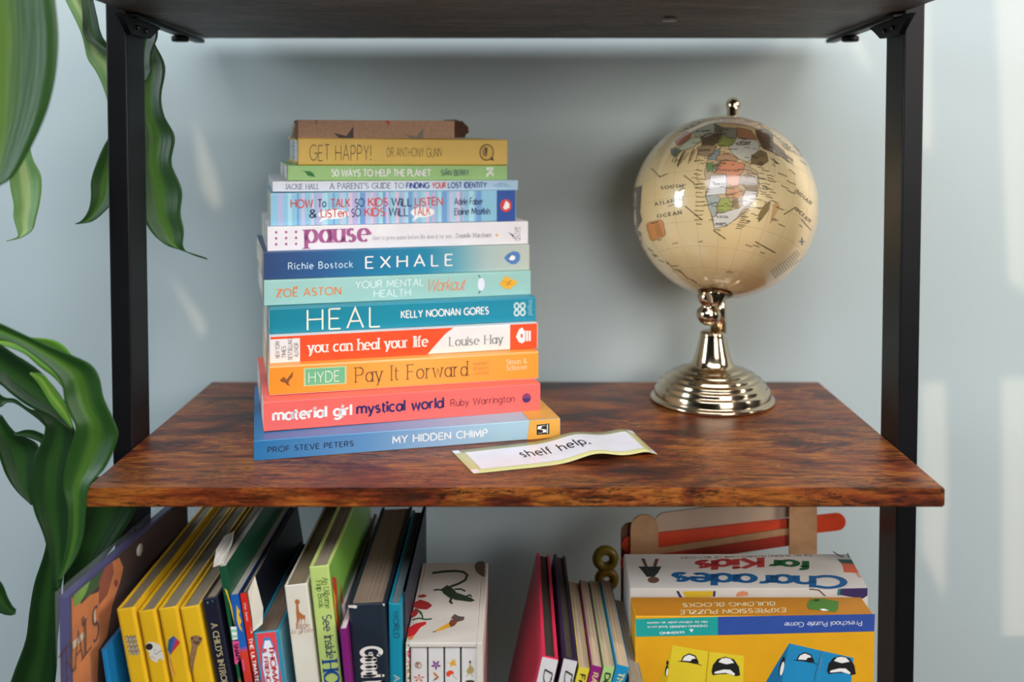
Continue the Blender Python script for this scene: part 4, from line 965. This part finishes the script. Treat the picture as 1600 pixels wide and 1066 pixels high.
for (xa, xb), lb in zip(spx, SLB):
    rt, f = standing('small_book', lb, (xa, 1010.5), xb-xa, .8015, 0, .14, mat('d5d1cf', .45), SB, hard=True, pages='c9c2b4', ct=.0012, ov=.001, zb=ZL+.0032); sbf.append(f)
def S_(*p): return [(630+a/5.175, 860+b_/5.175) for a, b_ in p]
multi(sbf[0], [(ell(*S_((122,930))[0], 6, 5.6, 12, 20),0), (ell(*S_((115,915))[0], 2.4, 1.6),1), (ell(*S_((133,935))[0], 2, 2.2),2)] + [([S_((128,1035))[0], (654.7+7*cos(a-.25), 1060+5*sin(a-.25)), (654.7+9*cos(a), 1060+6.5*sin(a)), (654.7+7*cos(a+.25), 1060+5*sin(a+.25))],3) for a in [i*2*PI/5-.3 for i in range(5)]],
  [mat('a98c80', .5, 0, 0, .3, 600), mat('7c5c54', .5), mat('d8c8be', .5), mat('c2533a', .5)], 'spine_picture')
multi(sbf[1], [(ell(*S_((265+22*cos(a), 928+22*sin(a)))[0], 3.6, 1.7, 10, math.degrees(a)),0) for a in [i*2*PI/5+.3 for i in range(5)]] + [(S_((240,985),(262,995),(290,1025),(280,1035),(250,1010)),1), (S_((235,1060),(262,1030),(290,1022),(270,1045)),2)],
  [mat('7c3c84', .5), mat('c07a3c', .5), mat('8a5a2c', .5)], 'spine_picture')
multi(sbf[2], [(S_((350,905),(380,915),(400,880),(412,900),(425,878),(420,910),(430,935),(400,930),(375,950),(385,925)),0), (S_((348,990),(372,972),(400,975),(412,1000),(385,1005),(370,1025),(350,1015)),1), (stroke(S_((398,1010),(418,1030),(438,1045)), .8),2)],
  [mat('e0a022', .5), mat('dc4422', .5), mat('9c8468', .5)], 'spine_picture')
multi(sbf[3], [(ell(*S_((541,905))[0], 1.6, 2.6),0), (S_((536,920),(546,920),(550,935),(565,945),(572,975),(560,995),(535,1003),(512,990),(515,965),(532,945)),1), (stroke(S_((528,1000),(512,1025)), .8),2), (stroke(S_((550,1000),(562,1025)), .8),2), (ell(*S_((540,1062))[0], 7, 2.4),0)],
  [mat('42382c', .5), mat('a8935c', .5, 0, 0, .2, 500), mat('8c7848', .5)], 'spine_picture')

# ------------------------------------------------------------------ plastic sleeve with picture, blue booklet
P0 = at(100, 930, .765); Yr = .955
zt2 = P0.z; xs_ = -.3515
sl_ = thing('plastic_wallet', 'clear plastic wallet with an orange and green picture at the left end', 'wallet', Matrix.Translation((xs_, .765, ZL)) @ Matrix.Rotation(rad(-5.5), 4, 'Z'))
Hs = zt2-ZL
box('back_card', .000, .0078, 0, .22, .0003, Hs-.001, mat('3a3566', .4), sl_, .0006)
wd_ = Matrix.Rotation(rad(-5.5), 3, 'Z')
tfc = Face(sl_, Vector((xs_, .765, ZL))+wd_ @ Vector((.0079, 0, 0)), wd_ @ Vector((0,1,0)), (0,0,1), wd_ @ Vector((1,0,0)))
def Sx(*p): return [(60+a/3.725, 780+b_/3.725) for a, b_ in p]
poly(tfc, [(.004,.001),(.004,Hs-.003),(.216,Hs-.003),(.216,.001)], mat('3c2012', .9, 0, 0, .3, 20, .08), 'picture')
multi(tfc, [(Sx((112,575),(395,285),(385,470),(300,560),(112,690)),3), (Sx((112,680),(160,600),(250,610),(300,560),(350,540),(385,350),(420,320),(470,340),(495,400),(480,470),(430,620),(400,800),(350,880),(340,1200),(105,1200)),0),
  (Sx((355,480),(385,350),(430,340),(440,430),(400,560),(350,620)),2), (Sx((205,520),(240,430),(290,390),(300,440),(280,540),(240,610),(205,625)),1), (Sx((310,450),(335,420),(345,510),(320,530)),3),
  (Sx((155,875),(265,770),(275,800),(160,915)),4), (Sx((322,640),(330,635),(336,720),(326,730)),4), (Sx((248,700),(262,680),(278,700),(272,740),(252,742)),5), (ell(*Sx((452,490))[0], 3, 6),6)],
  [mat('c7763a', .8, 0, 0, .25, 25, .15), mat('6f9a3a', .8, 0, 0, .2, 40, .15), mat('8f4526', .8, 0, 0, .2, 40, .15), mat('2f5020', .8, 0, 0, .2, 40, .1), mat('cfc0a8', .5), mat('7a4a24', .5), mat('8a2a1c', .5)], 'picture', 1.5)
text_px(tfc, 'TRAILS', Sx((120,1120))[0], Sx((352,800))[0], (-1, -52), mat('5a3418', .5), lift=6, wd=.08, thin=.05, serif=True, gap=.14)
plm = bpy.data.materials.new('clear_plastic_film'); plm.use_nodes = True
nt = plm.node_tree; b = nt.nodes['Principled BSDF']; b.inputs['Base Color'].default_value = (.85, .88, .95, 1); b.inputs['Roughness'].default_value = .05; b.inputs['Specular IOR Level'].default_value = .25; b.inputs['Alpha'].default_value = .05
for ob_ in list(sl_.children):
    if ob_.name.startswith('picture'):
        for v in ob_.data.vertices: v.co.y = min(max(v.co.y, .004), .216); v.co.z = min(v.co.z, Hs-.003)
box('plastic_film', -.0008, .0100, -.004, .226, .0003, Hs+.004, plm, sl_, .0004)
lathe('white_button', [(.0001, 0), (.0055, 0), (.0052, .0012), (.0001, .0014)], mat('cfcac2', .5), sl_, 20, Matrix.Translation((.0086, .115, Hs-.013)) @ Matrix.Rotation(PI/2, 4, 'Y'))
rt, f = standing('booklet', 'low bright blue booklet wedged left of the yellow books', (158, 1016), 7, .79, 7, .09, mat('1478b4', .4), pages='2a6a94')

# ------------------------------------------------------------------ right hand group
def D_(*p): return [(780+a/4.933, 850+b_/4.933) for a, b_ in p]
PK = mat('d92f50', .4)
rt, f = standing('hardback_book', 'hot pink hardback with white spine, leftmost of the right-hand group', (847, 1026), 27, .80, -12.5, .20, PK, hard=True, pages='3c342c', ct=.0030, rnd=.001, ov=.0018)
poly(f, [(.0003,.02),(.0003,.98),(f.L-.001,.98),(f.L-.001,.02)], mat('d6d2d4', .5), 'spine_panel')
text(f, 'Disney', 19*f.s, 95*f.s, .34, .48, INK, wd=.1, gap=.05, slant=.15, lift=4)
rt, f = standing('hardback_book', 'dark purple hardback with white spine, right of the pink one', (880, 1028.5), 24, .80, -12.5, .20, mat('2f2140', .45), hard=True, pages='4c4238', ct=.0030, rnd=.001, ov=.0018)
poly(f, [(.0003,.05),(.0003,.97),(f.L-.001,.97),(f.L-.001,.05)], mat('d2ced0', .5), 'spine_panel')
text(f, 'Disney', 19*f.s, 95*f.s, .36, .5, INK, wd=.1, gap=.05, slant=.15, lift=4)
SMP = 'slim cream-paged paperbacks leaning in the right-hand group'
for lb, tl, w, cv, tx, tc_, ln in (('slim yellow paperback, first of the four leaning cream-paged ones', (904.5, 1042), 18, 'd8c63c', 'Frankie', '2c2a1c', -14), ('slim magenta paperback with cream capitals, leaning', (925, 1039.5), 17, '8c2270', 'RAAR', 'e8d28c', -14),
      ('slim light green paperback with black lettering, leaning', (944, 1040), 17.5, 'a9c87c', 'Dinosaur', '20261c', -14), ('slim bright blue paperback with yellow lettering, leaning', (964, 1038.5), 20.5, '1c88b8', 'The', 'e8dc8c', -15)):
    rt, f = standing('paperback', lb, tl, w, .80, ln, .155, mat(cv, .4), SMP, pages='cdb596')
    n_ = len(tx); text(f, tx, 11*f.s, (11+n_*8.2)*f.s, .30, .46, mat(tc_, .5), wd=.17, gap=.16)
rt, f = standing('paperback', 'worn beige page-edged paperback between blue book and yellow game', (984, 1062), 22, .80, -12, .14, mat('8f8270', .6), pages='9a8c78')
for side_c in ('a8342c',): pass

# game box (yellow)
g0 = at(992.5, 966, .83); g1 = at(1367, 960, .83)
gz = at(1180, 963, .83).z; gx0, gx1 = g0.x, min(g1.x, HW-.0008)
gx1 = min(gx1, .3400)
gb_ = thing('game_box', 'yellow preschool puzzle game box standing upside down', 'box', Matrix.Translation((gx0, .83, ZL)))
GD = .034
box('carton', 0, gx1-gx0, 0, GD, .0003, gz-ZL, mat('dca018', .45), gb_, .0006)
bpy.context.view_layer.update()
def E_(*p): return [(940+a/3.3333, 790+b_/3.3333) for a, b_ in p]
gf = Face(gb_, Vector((gx0, .83, ZL)), (1,0,0), (0,0,1), (0,-1,0)); gt_ = Face(gb_, Vector((gx0, .83, gz)), (1,0,0), (0,1,0), (0,0,1))
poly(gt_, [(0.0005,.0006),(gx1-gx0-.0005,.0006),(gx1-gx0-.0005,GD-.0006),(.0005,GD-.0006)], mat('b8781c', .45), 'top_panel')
multi(gf, [(E_((176,592),(606,580),(606,676),(180,684)),0), (E_((606,580),(1424,566),(1420,656),(606,676)),1)], [mat('1f9c94', .45), mat('2f4c98', .45)], 'printed_band')
GW = mat('dfe2ea', .5)
text_px(gf, 'Preschool Puzzle Game', E_((1355,602))[0], E_((954,610))[0], (0, 7.2), GW, wd=.1, gap=.16)
text_px(gt_, 'EXPRESSION PUZZLE', E_((957,534))[0], E_((408,546))[0], (0, 6.4), mat('d8cfa8', .5), wd=.14, gap=.2)
text_px(gt_, 'BUILDING BLOCKS', E_((900,502))[0], E_((424,510))[0], (0, 5.6), mat('d8cfa8', .5), wd=.14, gap=.2)
multi(gt_, [(E_((1070,520),(1085,488),(1150,484),(1235,500),(1232,540),(1215,555),(1130,545),(1080,540)),0), (E_((1135,540),(1160,538),(1185,548),(1150,549)),1), (ell(*E_((1120,494))[0], 5, 1.8),2)], [mat('4c7a30', .5), WHT, mat('26401c', .5)], 'block_picture', 4)
text_px(gf, 'WARNING', E_((430,654))[0], E_((305,660))[0], (0, 3.6), GW, wd=.2)
text_px(gf, 'CHOKING HAZARD Small parts', E_((550,622))[0], E_((240,630))[0], (0, 3), GW, wd=.2)
text_px(gf, 'Not for children under 36 months'.replace('36', 'six'), E_((550,602))[0], E_((238,608))[0], (0, 3), GW, wd=.2)
poly(gf, E_((455,644),(480,644),(468,662)), GW, 'warning_sign', 2, px=True)
def face_block(f_, cyan, ofs):
    # two neighbouring cube faces with a wry eye and an open mouth, printed
    def Q(*p): return E_(*[(a+ofs, c) for a, c in p])
    body, side, dark_ = cyan
    P = []
    if ofs == 0:
        P += [(E_((370,728),(556,762),(530,1010),(290,1010)),0), (E_((562,762),(742,784),(735,1010),(535,1010)),0), (E_((370,728),(345,800),(300,920),(280,1010),(330,1010),(350,860)),1), (stroke(E_((558,762),(548,850),(530,1010)), .8),3),
              (ell(*E_((338,860))[0], 2.2, 9, 14, 8),2), (ell(*E_((341,868))[0], 1.5, 6, 12, 8),4), (ell(*E_((343,820))[0], 2, 3.5),2)]
    else:
        P += [(E_((978,718),(1148,758),(1120,1010),(905,1010),(920,900)),0), (E_((1150,758),(1312,794),(1290,1010),(1120,1010)),0), (E_((978,718),(905,836),(850,930),(850,1010),(925,1010),(950,850)),1), (stroke(E_((1148,758),(1112,880),(1100,1010)), 1),3),
              (ell(*E_((938,840))[0], 3.6, 15, 18, 12),2), (ell(*E_((940,850))[0], 2.6, 11, 18, 12),4), (ell(*E_((948,800))[0], 2, 3.6),2)]
    dx = 0 if ofs == 0 else 602; dy = 0 if ofs == 0 else -6
    def T(*p): return E_(*[(a+dx, c+dy) for a, c in p])
    P += [(T((412,812),(425,785),(455,770),(490,782),(508,825)),2), (T((420,808),(432,788),(456,777),(485,788),(500,818),(470,812)),4), (ell(*T((484,812))[0], 6, 4.2),2), (stroke(T((398,812),(440,815),(490,824),(522,834)), 1.1),2),
          (T((572,868),(580,830),(605,800),(645,788),(690,802),(715,840),(722,885),(700,890),(660,878),(610,880),(580,885)),2), (T((608,816),(625,798),(648,794),(672,800),(690,820),(650,828)),4), (T((585,876),(592,866),(635,855),(670,856),(695,878),(690,886),(645,872),(605,876)),4)]
    multi(f_, P, [mat(body, .45), mat(side, .45), mat('181818', .5), mat(dark_, .5), mat('e8e6e2', .5)], 'block_picture', 1.2)
face_block(gf, ('dcc32c', 'c8a818', 'b89a18'), 0); face_block(gf, ('1f86b8', '176a98', '14506c'), 1)

# charades box
h0 = at(984, 921, .873); h1x = .3100
hz = at(1180, 920, .873).z; hr = at(1180, 865.5, .925)
cb = thing('board_game_box', 'white charades game box with blue title, behind the yellow box', 'box', Matrix.Translation((h0.x, .873, ZL)))
HWd = h1x-h0.x; hd = hr.y-.873; hh = hz-ZL; hh2 = hr.z-ZL
bm = bmesh.new(); vv = [bm.verts.new(p) for p in ((0,0,.0003),(HWd,0,.0003),(HWd,hd,.0003),(0,hd,.0003),(0,0,hh),(HWd,0,hh),(HWd,hd,hh2),(0,hd,hh2))]
for q in ((0,1,2,3),(4,5,6,7),(0,1,5,4),(1,2,6,5),(2,3,7,6),(3,0,4,7)): bm.faces.new([vv[i] for i in q])
bmesh.ops.bevel(bm, geom=bm.edges[:], offset=.0007, segments=2, affect='EDGES')
bm_obj('carton', bm, mat('d3cfca', .5), cb); bpy.context.view_layer.update()
sv = Vector((0, hd, hh2-hh)); hf = Face(cb, Vector((h0.x, .873, hz)), (1,0,0), sv, Vector((1,0,0)).cross(sv)); h2 = Face(cb, Vector((h0.x, .873, ZL)), (1,0,0), (0,0,1), (0,-1,0))
text_px(hf, 'Charades', E_((1262,370))[0], E_((378,352))[0], (0, 18), mat('1f5c92', .5), wd=.2, gap=.12)
text_px(hf, 'for', E_((1080,290))[0], E_((872,282))[0], (0, 13), mat('1f5c34', .5), wd=.24, gap=.14)
text_px(hf, 'Kids', E_((830,272))[0], E_((500,290))[0], (0, 15), mat('b03a3c', .5), wd=.22, gap=.16)
text_px(hf, 'THE NO READING REQUIRED GAME OF SILLY CLUES', E_((1100,254))[0], E_((414,268))[0], (0, 3), mat('8a8886', .5), wd=.14)
multi(hf, [(E_((190,318),(312,318),(295,350),(275,372),(235,372),(215,345)),0), (ell(*E_((270,388))[0], 9, 5),1), (E_((205,275),(225,278),(240,318),(225,318)),1), (E_((280,278),(298,278),(285,318),(268,318)),1)], [mat('2c3434', .6), mat('6a4a3c', .6)], 'child_picture')
multi(hf, [(E_((1228,280),(1350,282),(1365,310),(1400,345),(1350,352),(1262,348),(1255,310)),0), (E_((1228,280),(1345,282),(1355,305),(1250,300)),1), (E_((1320,350),(1385,355),(1370,380),(1335,372)),2), (stroke(E_((1205,240),(1240,262),(1262,268)), 1.4),3), (stroke(E_((1280,248),(1290,272),(1318,262),(1312,246)), 1.6),1)], [mat('d0603c', .5), mat('2a5a50', .5), mat('d89a78', .5), mat('3c3434', .5)], 'child_picture')
multi(h2, [(E_((388,446),(402,446),(424,486),(410,488)),0), (E_((420,448),(585,446),(575,476),(440,480)),1), (E_((582,446),(594,446),(592,474),(580,476)),0), (E_((700,475),(705,455),(730,446),(760,450),(765,468),(735,472)),2), (stroke(E_((1082,436),(1130,440),(1165,472)), 2),3), (E_((1245,434),(1418,430),(1418,470),(1360,486),(1240,466)),0), (E_((1232,434),(1245,434),(1240,468),(1226,468)),4)],
   [mat('3a2a5c', .5), mat('d8b428', .5), mat('d88a64', .5), mat('6a4a3c', .5), mat('1f8078', .5)], 'printed_shapes', 1.2)['kind'] = 'stuff'

for ob_ in cb.children:
    if ob_.name.startswith(('printed_shapes', 'child_picture')):
        for v in ob_.data.vertices: v.co.x = min(v.co.x, HWd-.0006)
# craft of jumbo sticks behind the boxes
def stick(name, x0, y0, x1, y1, wpx, Y, m, parent, th=.0022):
    """rounded flat stick between two points, in a plane facing the room"""
    a, c = at(x0, y0, Y), at(x1, y1, Y); w = wpx*Y/F/2; d = (c-a); d.y = 0; L = d.length; d.normalize(); n = Vector((-d.z, 0, d.x))
    pts = [a + n*(w*cos(q)) - d*(w*sin(q)) for q in [PI*k/10 for k in range(11)]] + [c - n*(w*cos(q)) + d*(w*sin(q)) for q in [PI*k/10 for k in range(11)]]
    k = len(pts); vs = pts + [p+Vector((0, th, 0)) for p in pts]
    fs = [tuple(range(k)), tuple(range(2*k-1, k-1, -1))] + [(i, i+k, (i+1) % k + k, (i+1) % k) for i in range(k)]
    return mesh_obj(name, vs, fs, m, parent)
cr = thing('stick_craft', 'craft of pale wooden sticks and orange painted sticks behind the game boxes', 'craft', Matrix.Translation((.22, 1.0, ZL)))
PAL = mat('b98e66', .6, 0, 0, .12, 90); ORG = mat('d8431e', .5, 0, 0, .1, 60); RDK = mat('a8301e', .5, 0, 0, .1, 60)
yb_ = 198+(ZC-ZL)*F/1.0+12
bott = (ZL-ZC)
def zpx(Y, z):      # image row of height z at depth Y
    return CY - F*((Y*SP+(z-ZC)*CP)/(Y*CP-(z-ZC)*SP))
yb_ = zpx(1.0, ZL)-24
stick('stick', 1007, 826, 1007, yb_, 44, .998, PAL, cr); stick('stick', 1255, 795, 1255, yb_, 44, .998, PAL, cr)
stick('stick', 985, 832, 985, yb_, 30, 1.006, mat('6e4630', .6), cr)
stick('orange_stick', 985, 852, 1308, 816, 28, 1.0030, ORG, cr); stick('orange_stick', 980, 880, 1262, 838, 22, 1.0005, RDK, cr)
stick('stick', 1000, 866, 1262, 826, 10, 1.0003, PAL, cr); stick('stick', 1040, 818, 1230, 792, 34, 1.0062, mat('c9b09a', .6), cr)
# yellow toy
ty = thing('toy_ring_pair', 'dark yellow plastic double ring toy half hidden left of the game boxes', 'toy', Matrix.Translation((at(946, 900, 1.0).x, 1.0, ZL)))
def torus(name, c, R_, r_, m, parent, sy=1):
    vs, fs = [], []
    for i in range(32):
        for j in range(12):
            a, q = 2*PI*i/32, 2*PI*j/12
            vs.append(Vector((c[0]+(R_+r_*cos(q))*cos(a), c[1]+r_*sin(q), c[2]+(R_+r_*cos(q))*sin(a)*sy)))
    for i in range(32):
        for j in range(12): fs.append((i*12+j, ((i+1) % 32)*12+j, ((i+1) % 32)*12+(j+1) % 12, i*12+(j+1) % 12))
    return mesh_obj(name, vs, fs, m, parent, True)
TY = mat('7a6a18', .4)
p1 = at(946, 873, 1.0); p2 = at(948, 905, 1.0)
torus('ring', p1, .0085, .0048, TY, ty); torus('ring', p2, .0075, .0048, mat('8a6a16', .4), ty)
bm = box_bm(p2.x-.005-ty.location.x, p2.x+.005-ty.location.x, -.004, .004, .0003, p2.z-.006-ZL, .0015); bm_obj('handle', bm, TY, ty)

# ------------------------------------------------------------------ plants
def leaf_mat(name, edge, mid, gain=1.0):
    m = bpy.data.materials.new(name); m.use_nodes = True; nt = m.node_tree; b = nt.nodes['Principled BSDF']; L = nt.links.new
    uv = nt.nodes.new('ShaderNodeUVMap'); uv.uv_map = 'UVMap'; sx = nt.nodes.new('ShaderNodeSeparateXYZ'); L(uv.outputs[0], sx.inputs[0])
    mp = nt.nodes.new('ShaderNodeMapping'); mp.inputs['Scale'].default_value = (26, 1.2, 1); L(uv.outputs[0], mp.inputs[0])
    nz = nt.nodes.new('ShaderNodeTexNoise'); nz.inputs['Scale'].default_value = 1; nz.inputs['Detail'].default_value = 3; L(mp.outputs[0], nz.inputs['Vector'])
    ad = nt.nodes.new('ShaderNodeMath'); ad.operation = 'MULTIPLY_ADD'; L(nz.outputs[0], ad.inputs[0]); ad.inputs[1].default_value = .22; L(sx.outputs[0], ad.inputs[2])
    r = nt.nodes.new('ShaderNodeValToRGB'); el = r.color_ramp.elements; el[0].position = .1; el[0].color = srgb(edge)+(1,); el[1].position = 1; el[1].color = srgb(edge)+(1,)
    for p, c in ((.38, edge), (.55, mid), (.68, mid), (.84, edge)): el.new(p).color = srgb(c)+(1,)
    L(ad.outputs[0], r.inputs[0]); L(r.outputs[0], b.inputs['Base Color'])
    b.inputs['Roughness'].default_value = .38; b.inputs['Subsurface Weight'].default_value = 0
    tr = nt.nodes.new('ShaderNodeBsdfTranslucent'); L(r.outputs[0], tr.inputs[0]); mx = nt.nodes.new('ShaderNodeMixShader'); mx.inputs[0].default_value = .22
    out = nt.nodes['Material Output']; L(b.outputs[0], mx.inputs[1]); L(tr.outputs[0], mx.inputs[2]); L(mx.outputs[0], out.inputs[0])
    bp = nt.nodes.new('ShaderNodeBump'); bp.inputs['Strength'].default_value = .3; bp.inputs['Distance'].default_value = .001; L(nz.outputs[0], bp.inputs['Height']); L(bp.outputs[0], b.inputs['Normal'])
    return m
LG = leaf_mat('leaf_striped', '2a5220', '4f7a2c'); LD = leaf_mat('leaf_dark', '1d3d1a', '2c5220'); LL = leaf_mat('leaf_lime', '5f9432', '8db646')
LB = leaf_mat('leaf_big', '2c5220', '5a7a2c'); LP = leaf_mat('leaf_pale', '6f9a58', 'a8bf7c')
def cr_(a, b, c, d, t): return .5*((2*b)+(-a+c)*t+(2*a-5*b+4*c-d)*t*t+(-a+3*b-3*c+d)*t*t*t)
def leaf(parent, secs, Y, m, fold=.18, dY=0, label=None, wave=.0):
    """secs: cross-sections ((left px), (right px)[, Y]); fold = depth of the midrib as a share of the width; dY = the right rim lies this much further back"""
    S = [(s_[0], s_[1], s_[2] if len(s_) > 2 else Y) for s_ in secs]; n = len(S); NS, NU = 5, 10; rows = []
    for i in range(n-1):
        g = [S[max(0, i-1)], S[i], S[i+1], S[min(n-1, i+2)]]
        for k in range(NS if i < n-2 else NS+1):
            t = k/NS
            v = [cr_(*[q[j][c] for q in g], t) for j in (0, 1) for c in (0, 1)] + [cr_(*[q[2] for q in g], t)]
            rows.append(v)
    vs, uvs = [], []
    for ri, (lx, ly, rx, ry, YY) in enumerate(rows):
        wpx = math.hypot(rx-lx, ry-ly)*YY/F
        for j in range(NU+1):
            u = j/NU; d = fold*wpx*(1-abs(2*u-1)**1.4) + dY*(u-.5)*2*wpx + wave*wpx*sin(ri*.55)*(u-.5)
            vs.append(at(lx+(rx-lx)*u, ly+(ry-ly)*u, YY+d)); uvs.append((u, ri/len(rows)*3))
    W_ = NU+1; fs = [(i*W_+j, i*W_+j+1, (i+1)*W_+j+1, (i+1)*W_+j) for i in range(len(rows)-1) for j in range(NU)]
    o = mesh_obj('leaf', vs, fs, m, parent, True)
    ul = o.data.uv_layers.new(name='UVMap')
    for lp in o.data.loops: ul.data[lp.index].uv = uvs[lp.vertex_index]
    q = o.modifiers.new('s', 'SOLIDIFY'); q.thickness = .0006; q.offset = 0
    if label: o['label'] = label
    return o
def tube(name, pts, r0, r1, m, parent, seg=12):
    P = [Vector(p) for p in pts]; vs, fs = [], []; n = len(P)
    for i, p in enumerate(P):
        d = (P[min(n-1, i+1)]-P[max(0, i-1)]).normalized(); a = d.orthogonal().normalized(); b_ = d.cross(a); r_ = r0+(r1-r0)*i/(n-1)
        a = (Vector((1, 0, 0)) - d*d.x).normalized() if abs(d.x) < .9 else (Vector((0, 1, 0)) - d*d.y).normalized(); b_ = d.cross(a)
        for k in range(seg): vs.append(p+a*r_*cos(2*PI*k/seg)+b_*r_*sin(2*PI*k/seg))
    for i in range(n-1):
        for k in range(seg): fs.append((i*seg+k, i*seg+(k+1) % seg, (i+1)*seg+(k+1) % seg, (i+1)*seg+k))
    fs.append(tuple(range(seg))); fs.append(tuple((n-1)*seg+k for k in range(seg)))
    return mesh_obj(name, vs, fs, m, parent, True)
pl = thing('corn_plant', 'tall green corn plant whose arching leaves hang down at the left', 'plant', Matrix.Translation((-.62, .86, 0)))
CANE = mat('8a7558', .7, 0, 0, .3, 40, .4, .4)
# upper leaves
leaf(pl, [((-95,-160),(60,-160)),((-100,-80),(76,-80)),((-104,0),(86,0)),((-104,60),(91,60)),((-100,120),(86,122)),((-85,177),(71,180)),((-62,236),(43,240)),((-40,270),(18,278)),((-12,292),(-8,293))], .70, LB, .12, label='broad blurred leaf nearest the camera')
leaf(pl, [((-60,-120),(-30,-130)),((-20,0),(14,-6)),((6,110),(38,108)),((15,200),(44,205)),((17,240),(50,245)),((15,285),(64,276)),((21,318),(63,310)),((21,340),(56,342)),((27,362),(50,360)),((26,371),(34,371)),((10,377),(14,376))], .86, LP, .15)
leaf(pl, [((84,-40),(112,-46)),((100,-4),(126,-10)),((126,50),(146,30)),((136,90),(160,70)),((150,112),(178,92)),((163,142),(192,128)),((176,190),(200,180))], .975, LP, .12)
leaf(pl, [((120,-30),(138,-30)),((127,0),(146,2)),((129,28),(152,28)),((130,50),(157,50)),((140,66),(166,66)),((160,82),(186,80)),((185,100),(205,96))], .965, LD, .2)
leaf(pl, [((180,200),(205,200)),((160,232),(200,235)),((143,278),(190,275)),((142,308),(180,310)),((138,328),(162,332)),((128,344),(144,346)),((117,350),(121,350))], .97, LG, .15)
leaf(pl, [((205,20),(232,30)),((210,60),(241,66)),((212,105),(258,104)),((212,150),(252,150)),((210,180),(257,182)),((214,215),(273,214)),((214,255),(268,255)),((216,300),(284,296)),((222,335),(282,332)),((236,362),(287,360)),((258,382),(286,384)),((284,391),(296,396)),((322,403),(325,406))], .975, LG, .15)
leaf(pl, [((208,34),(246,36)),((210,60),(246,58)),((212,80),(238,78)),((212,100),(235,98)),((214,116),(236,112)),((224,127),(229,126))], .962, LD, .2)  # dark green puts this leaf's shade into its colour
# lower cluster
leaf(pl, [((-10,620),(-10,604)),((0,636),(2,618)),((10,630),(10,622)),((24,631),(24,624)),((41,642),(41,636)),((60,656),(66,648)),((72,668),(84,660))], .83, LD, .1)
leaf(pl, [((-20,652),(2,648)),((-8,690),(24,676)),((0,718),(58,694)),((10,744),(58,722)),((26,768),(52,758)),((49,790),(52,788))], .84, LD, .15)
leaf(pl, [((20,678),(21,680)),((38,672),(42,684)),((54,673),(60,690)),((68,679),(66,696))], .835, LD, .1)
leaf(pl, [((50,640),(82,644)),((70,664),(112,662)),((64,692),(118,692)),((52,720),(114,724)),((49,768),(110,768)),((53,798),(110,800)),((69,840),(107,842)),((80,888),(102,888)),((88,924),(93,924))], .80, LD, .12)
leaf(pl, [((-20,545),(-12,530)),((0,540),(10,528)),((36,552),(56,528)),((60,572),(90,534)),((84,590),(112,556)),((98,606),(118,590))], .80, LL, .15)
leaf(pl, [((-30,586),(-20,528)),((0,601),(0,538)),((19,617),(22,553)),((46,636),(62,580)),((80,652),(97,622)),((98,664),(110,652)),((113,673),(115,669))], .785, LD, .14)
leaf(pl, [((46,584),(48,582)),((60,600),(68,586)),((80,632),(84,606)),((100,656),(104,636)),((113,670),(114,666))], .782, LL, .05)
leaf(pl, [((-30,520),(-20,498)),((0,530),(6,508)),((30,540),(44,526)),((62,562),(80,542)),((84,582),(114,556)),((97,602),(142,570)),((101,628),(155,590)),((110,650),(162,622)),((118,668),(179,660)),((112,695),(184,684)),((103,724),(166,728)),((99,762),(140,760)),((105,790),(134,796)),((106,830),(130,838)),((100,872),(118,872)),((90,908),(94,908))], .765, LG, .22, label='large folded striped leaf over the shelf corner')
leaf(pl, [((-40,870),(-30,970)),((-10,898),(-14,962)),((4,914),(-2,958)),((12,934),(8,961)),((20,948),(18,962)),((25,952),(24,960))], .80, LD, .1)
leaf(pl, [((80,800),(100,800)),((70,860),(98,860)),((54,910),(96,910)),((46,955),(94,955)),((40,1000),(90,1000)),((22,1050),(88,1050)),((5,1100),(80,1100))], .86, LD, .1)
leaf(pl, [((120,745),(205,745)),((118,800),(215,790)),((108,850),(180,850)),((100,900),(150,890)),((98,940),(120,940))], .865, LD, .12)
tube('cane', [(-.62, .86, .16), (-.615, .86, .7), (-.63, .87, 1.3), (-.62, .88, 1.78)], .018, .013, CANE, pl)
tube('cane', [(-.655, .84, .16), (-.67, .83, .6), (-.66, .84, 1.15)], .016, .012, CANE, pl)
lathe('pot', [(.0001,0),(.10,0),(.105,.01),(.125,.17),(.132,.172),(.132,.195),(.122,.195),(.118,.165),(.0001,.165)], mat('6c6a66', .6), pl, 48, Matrix.Translation((-.01, 0, .0005)))
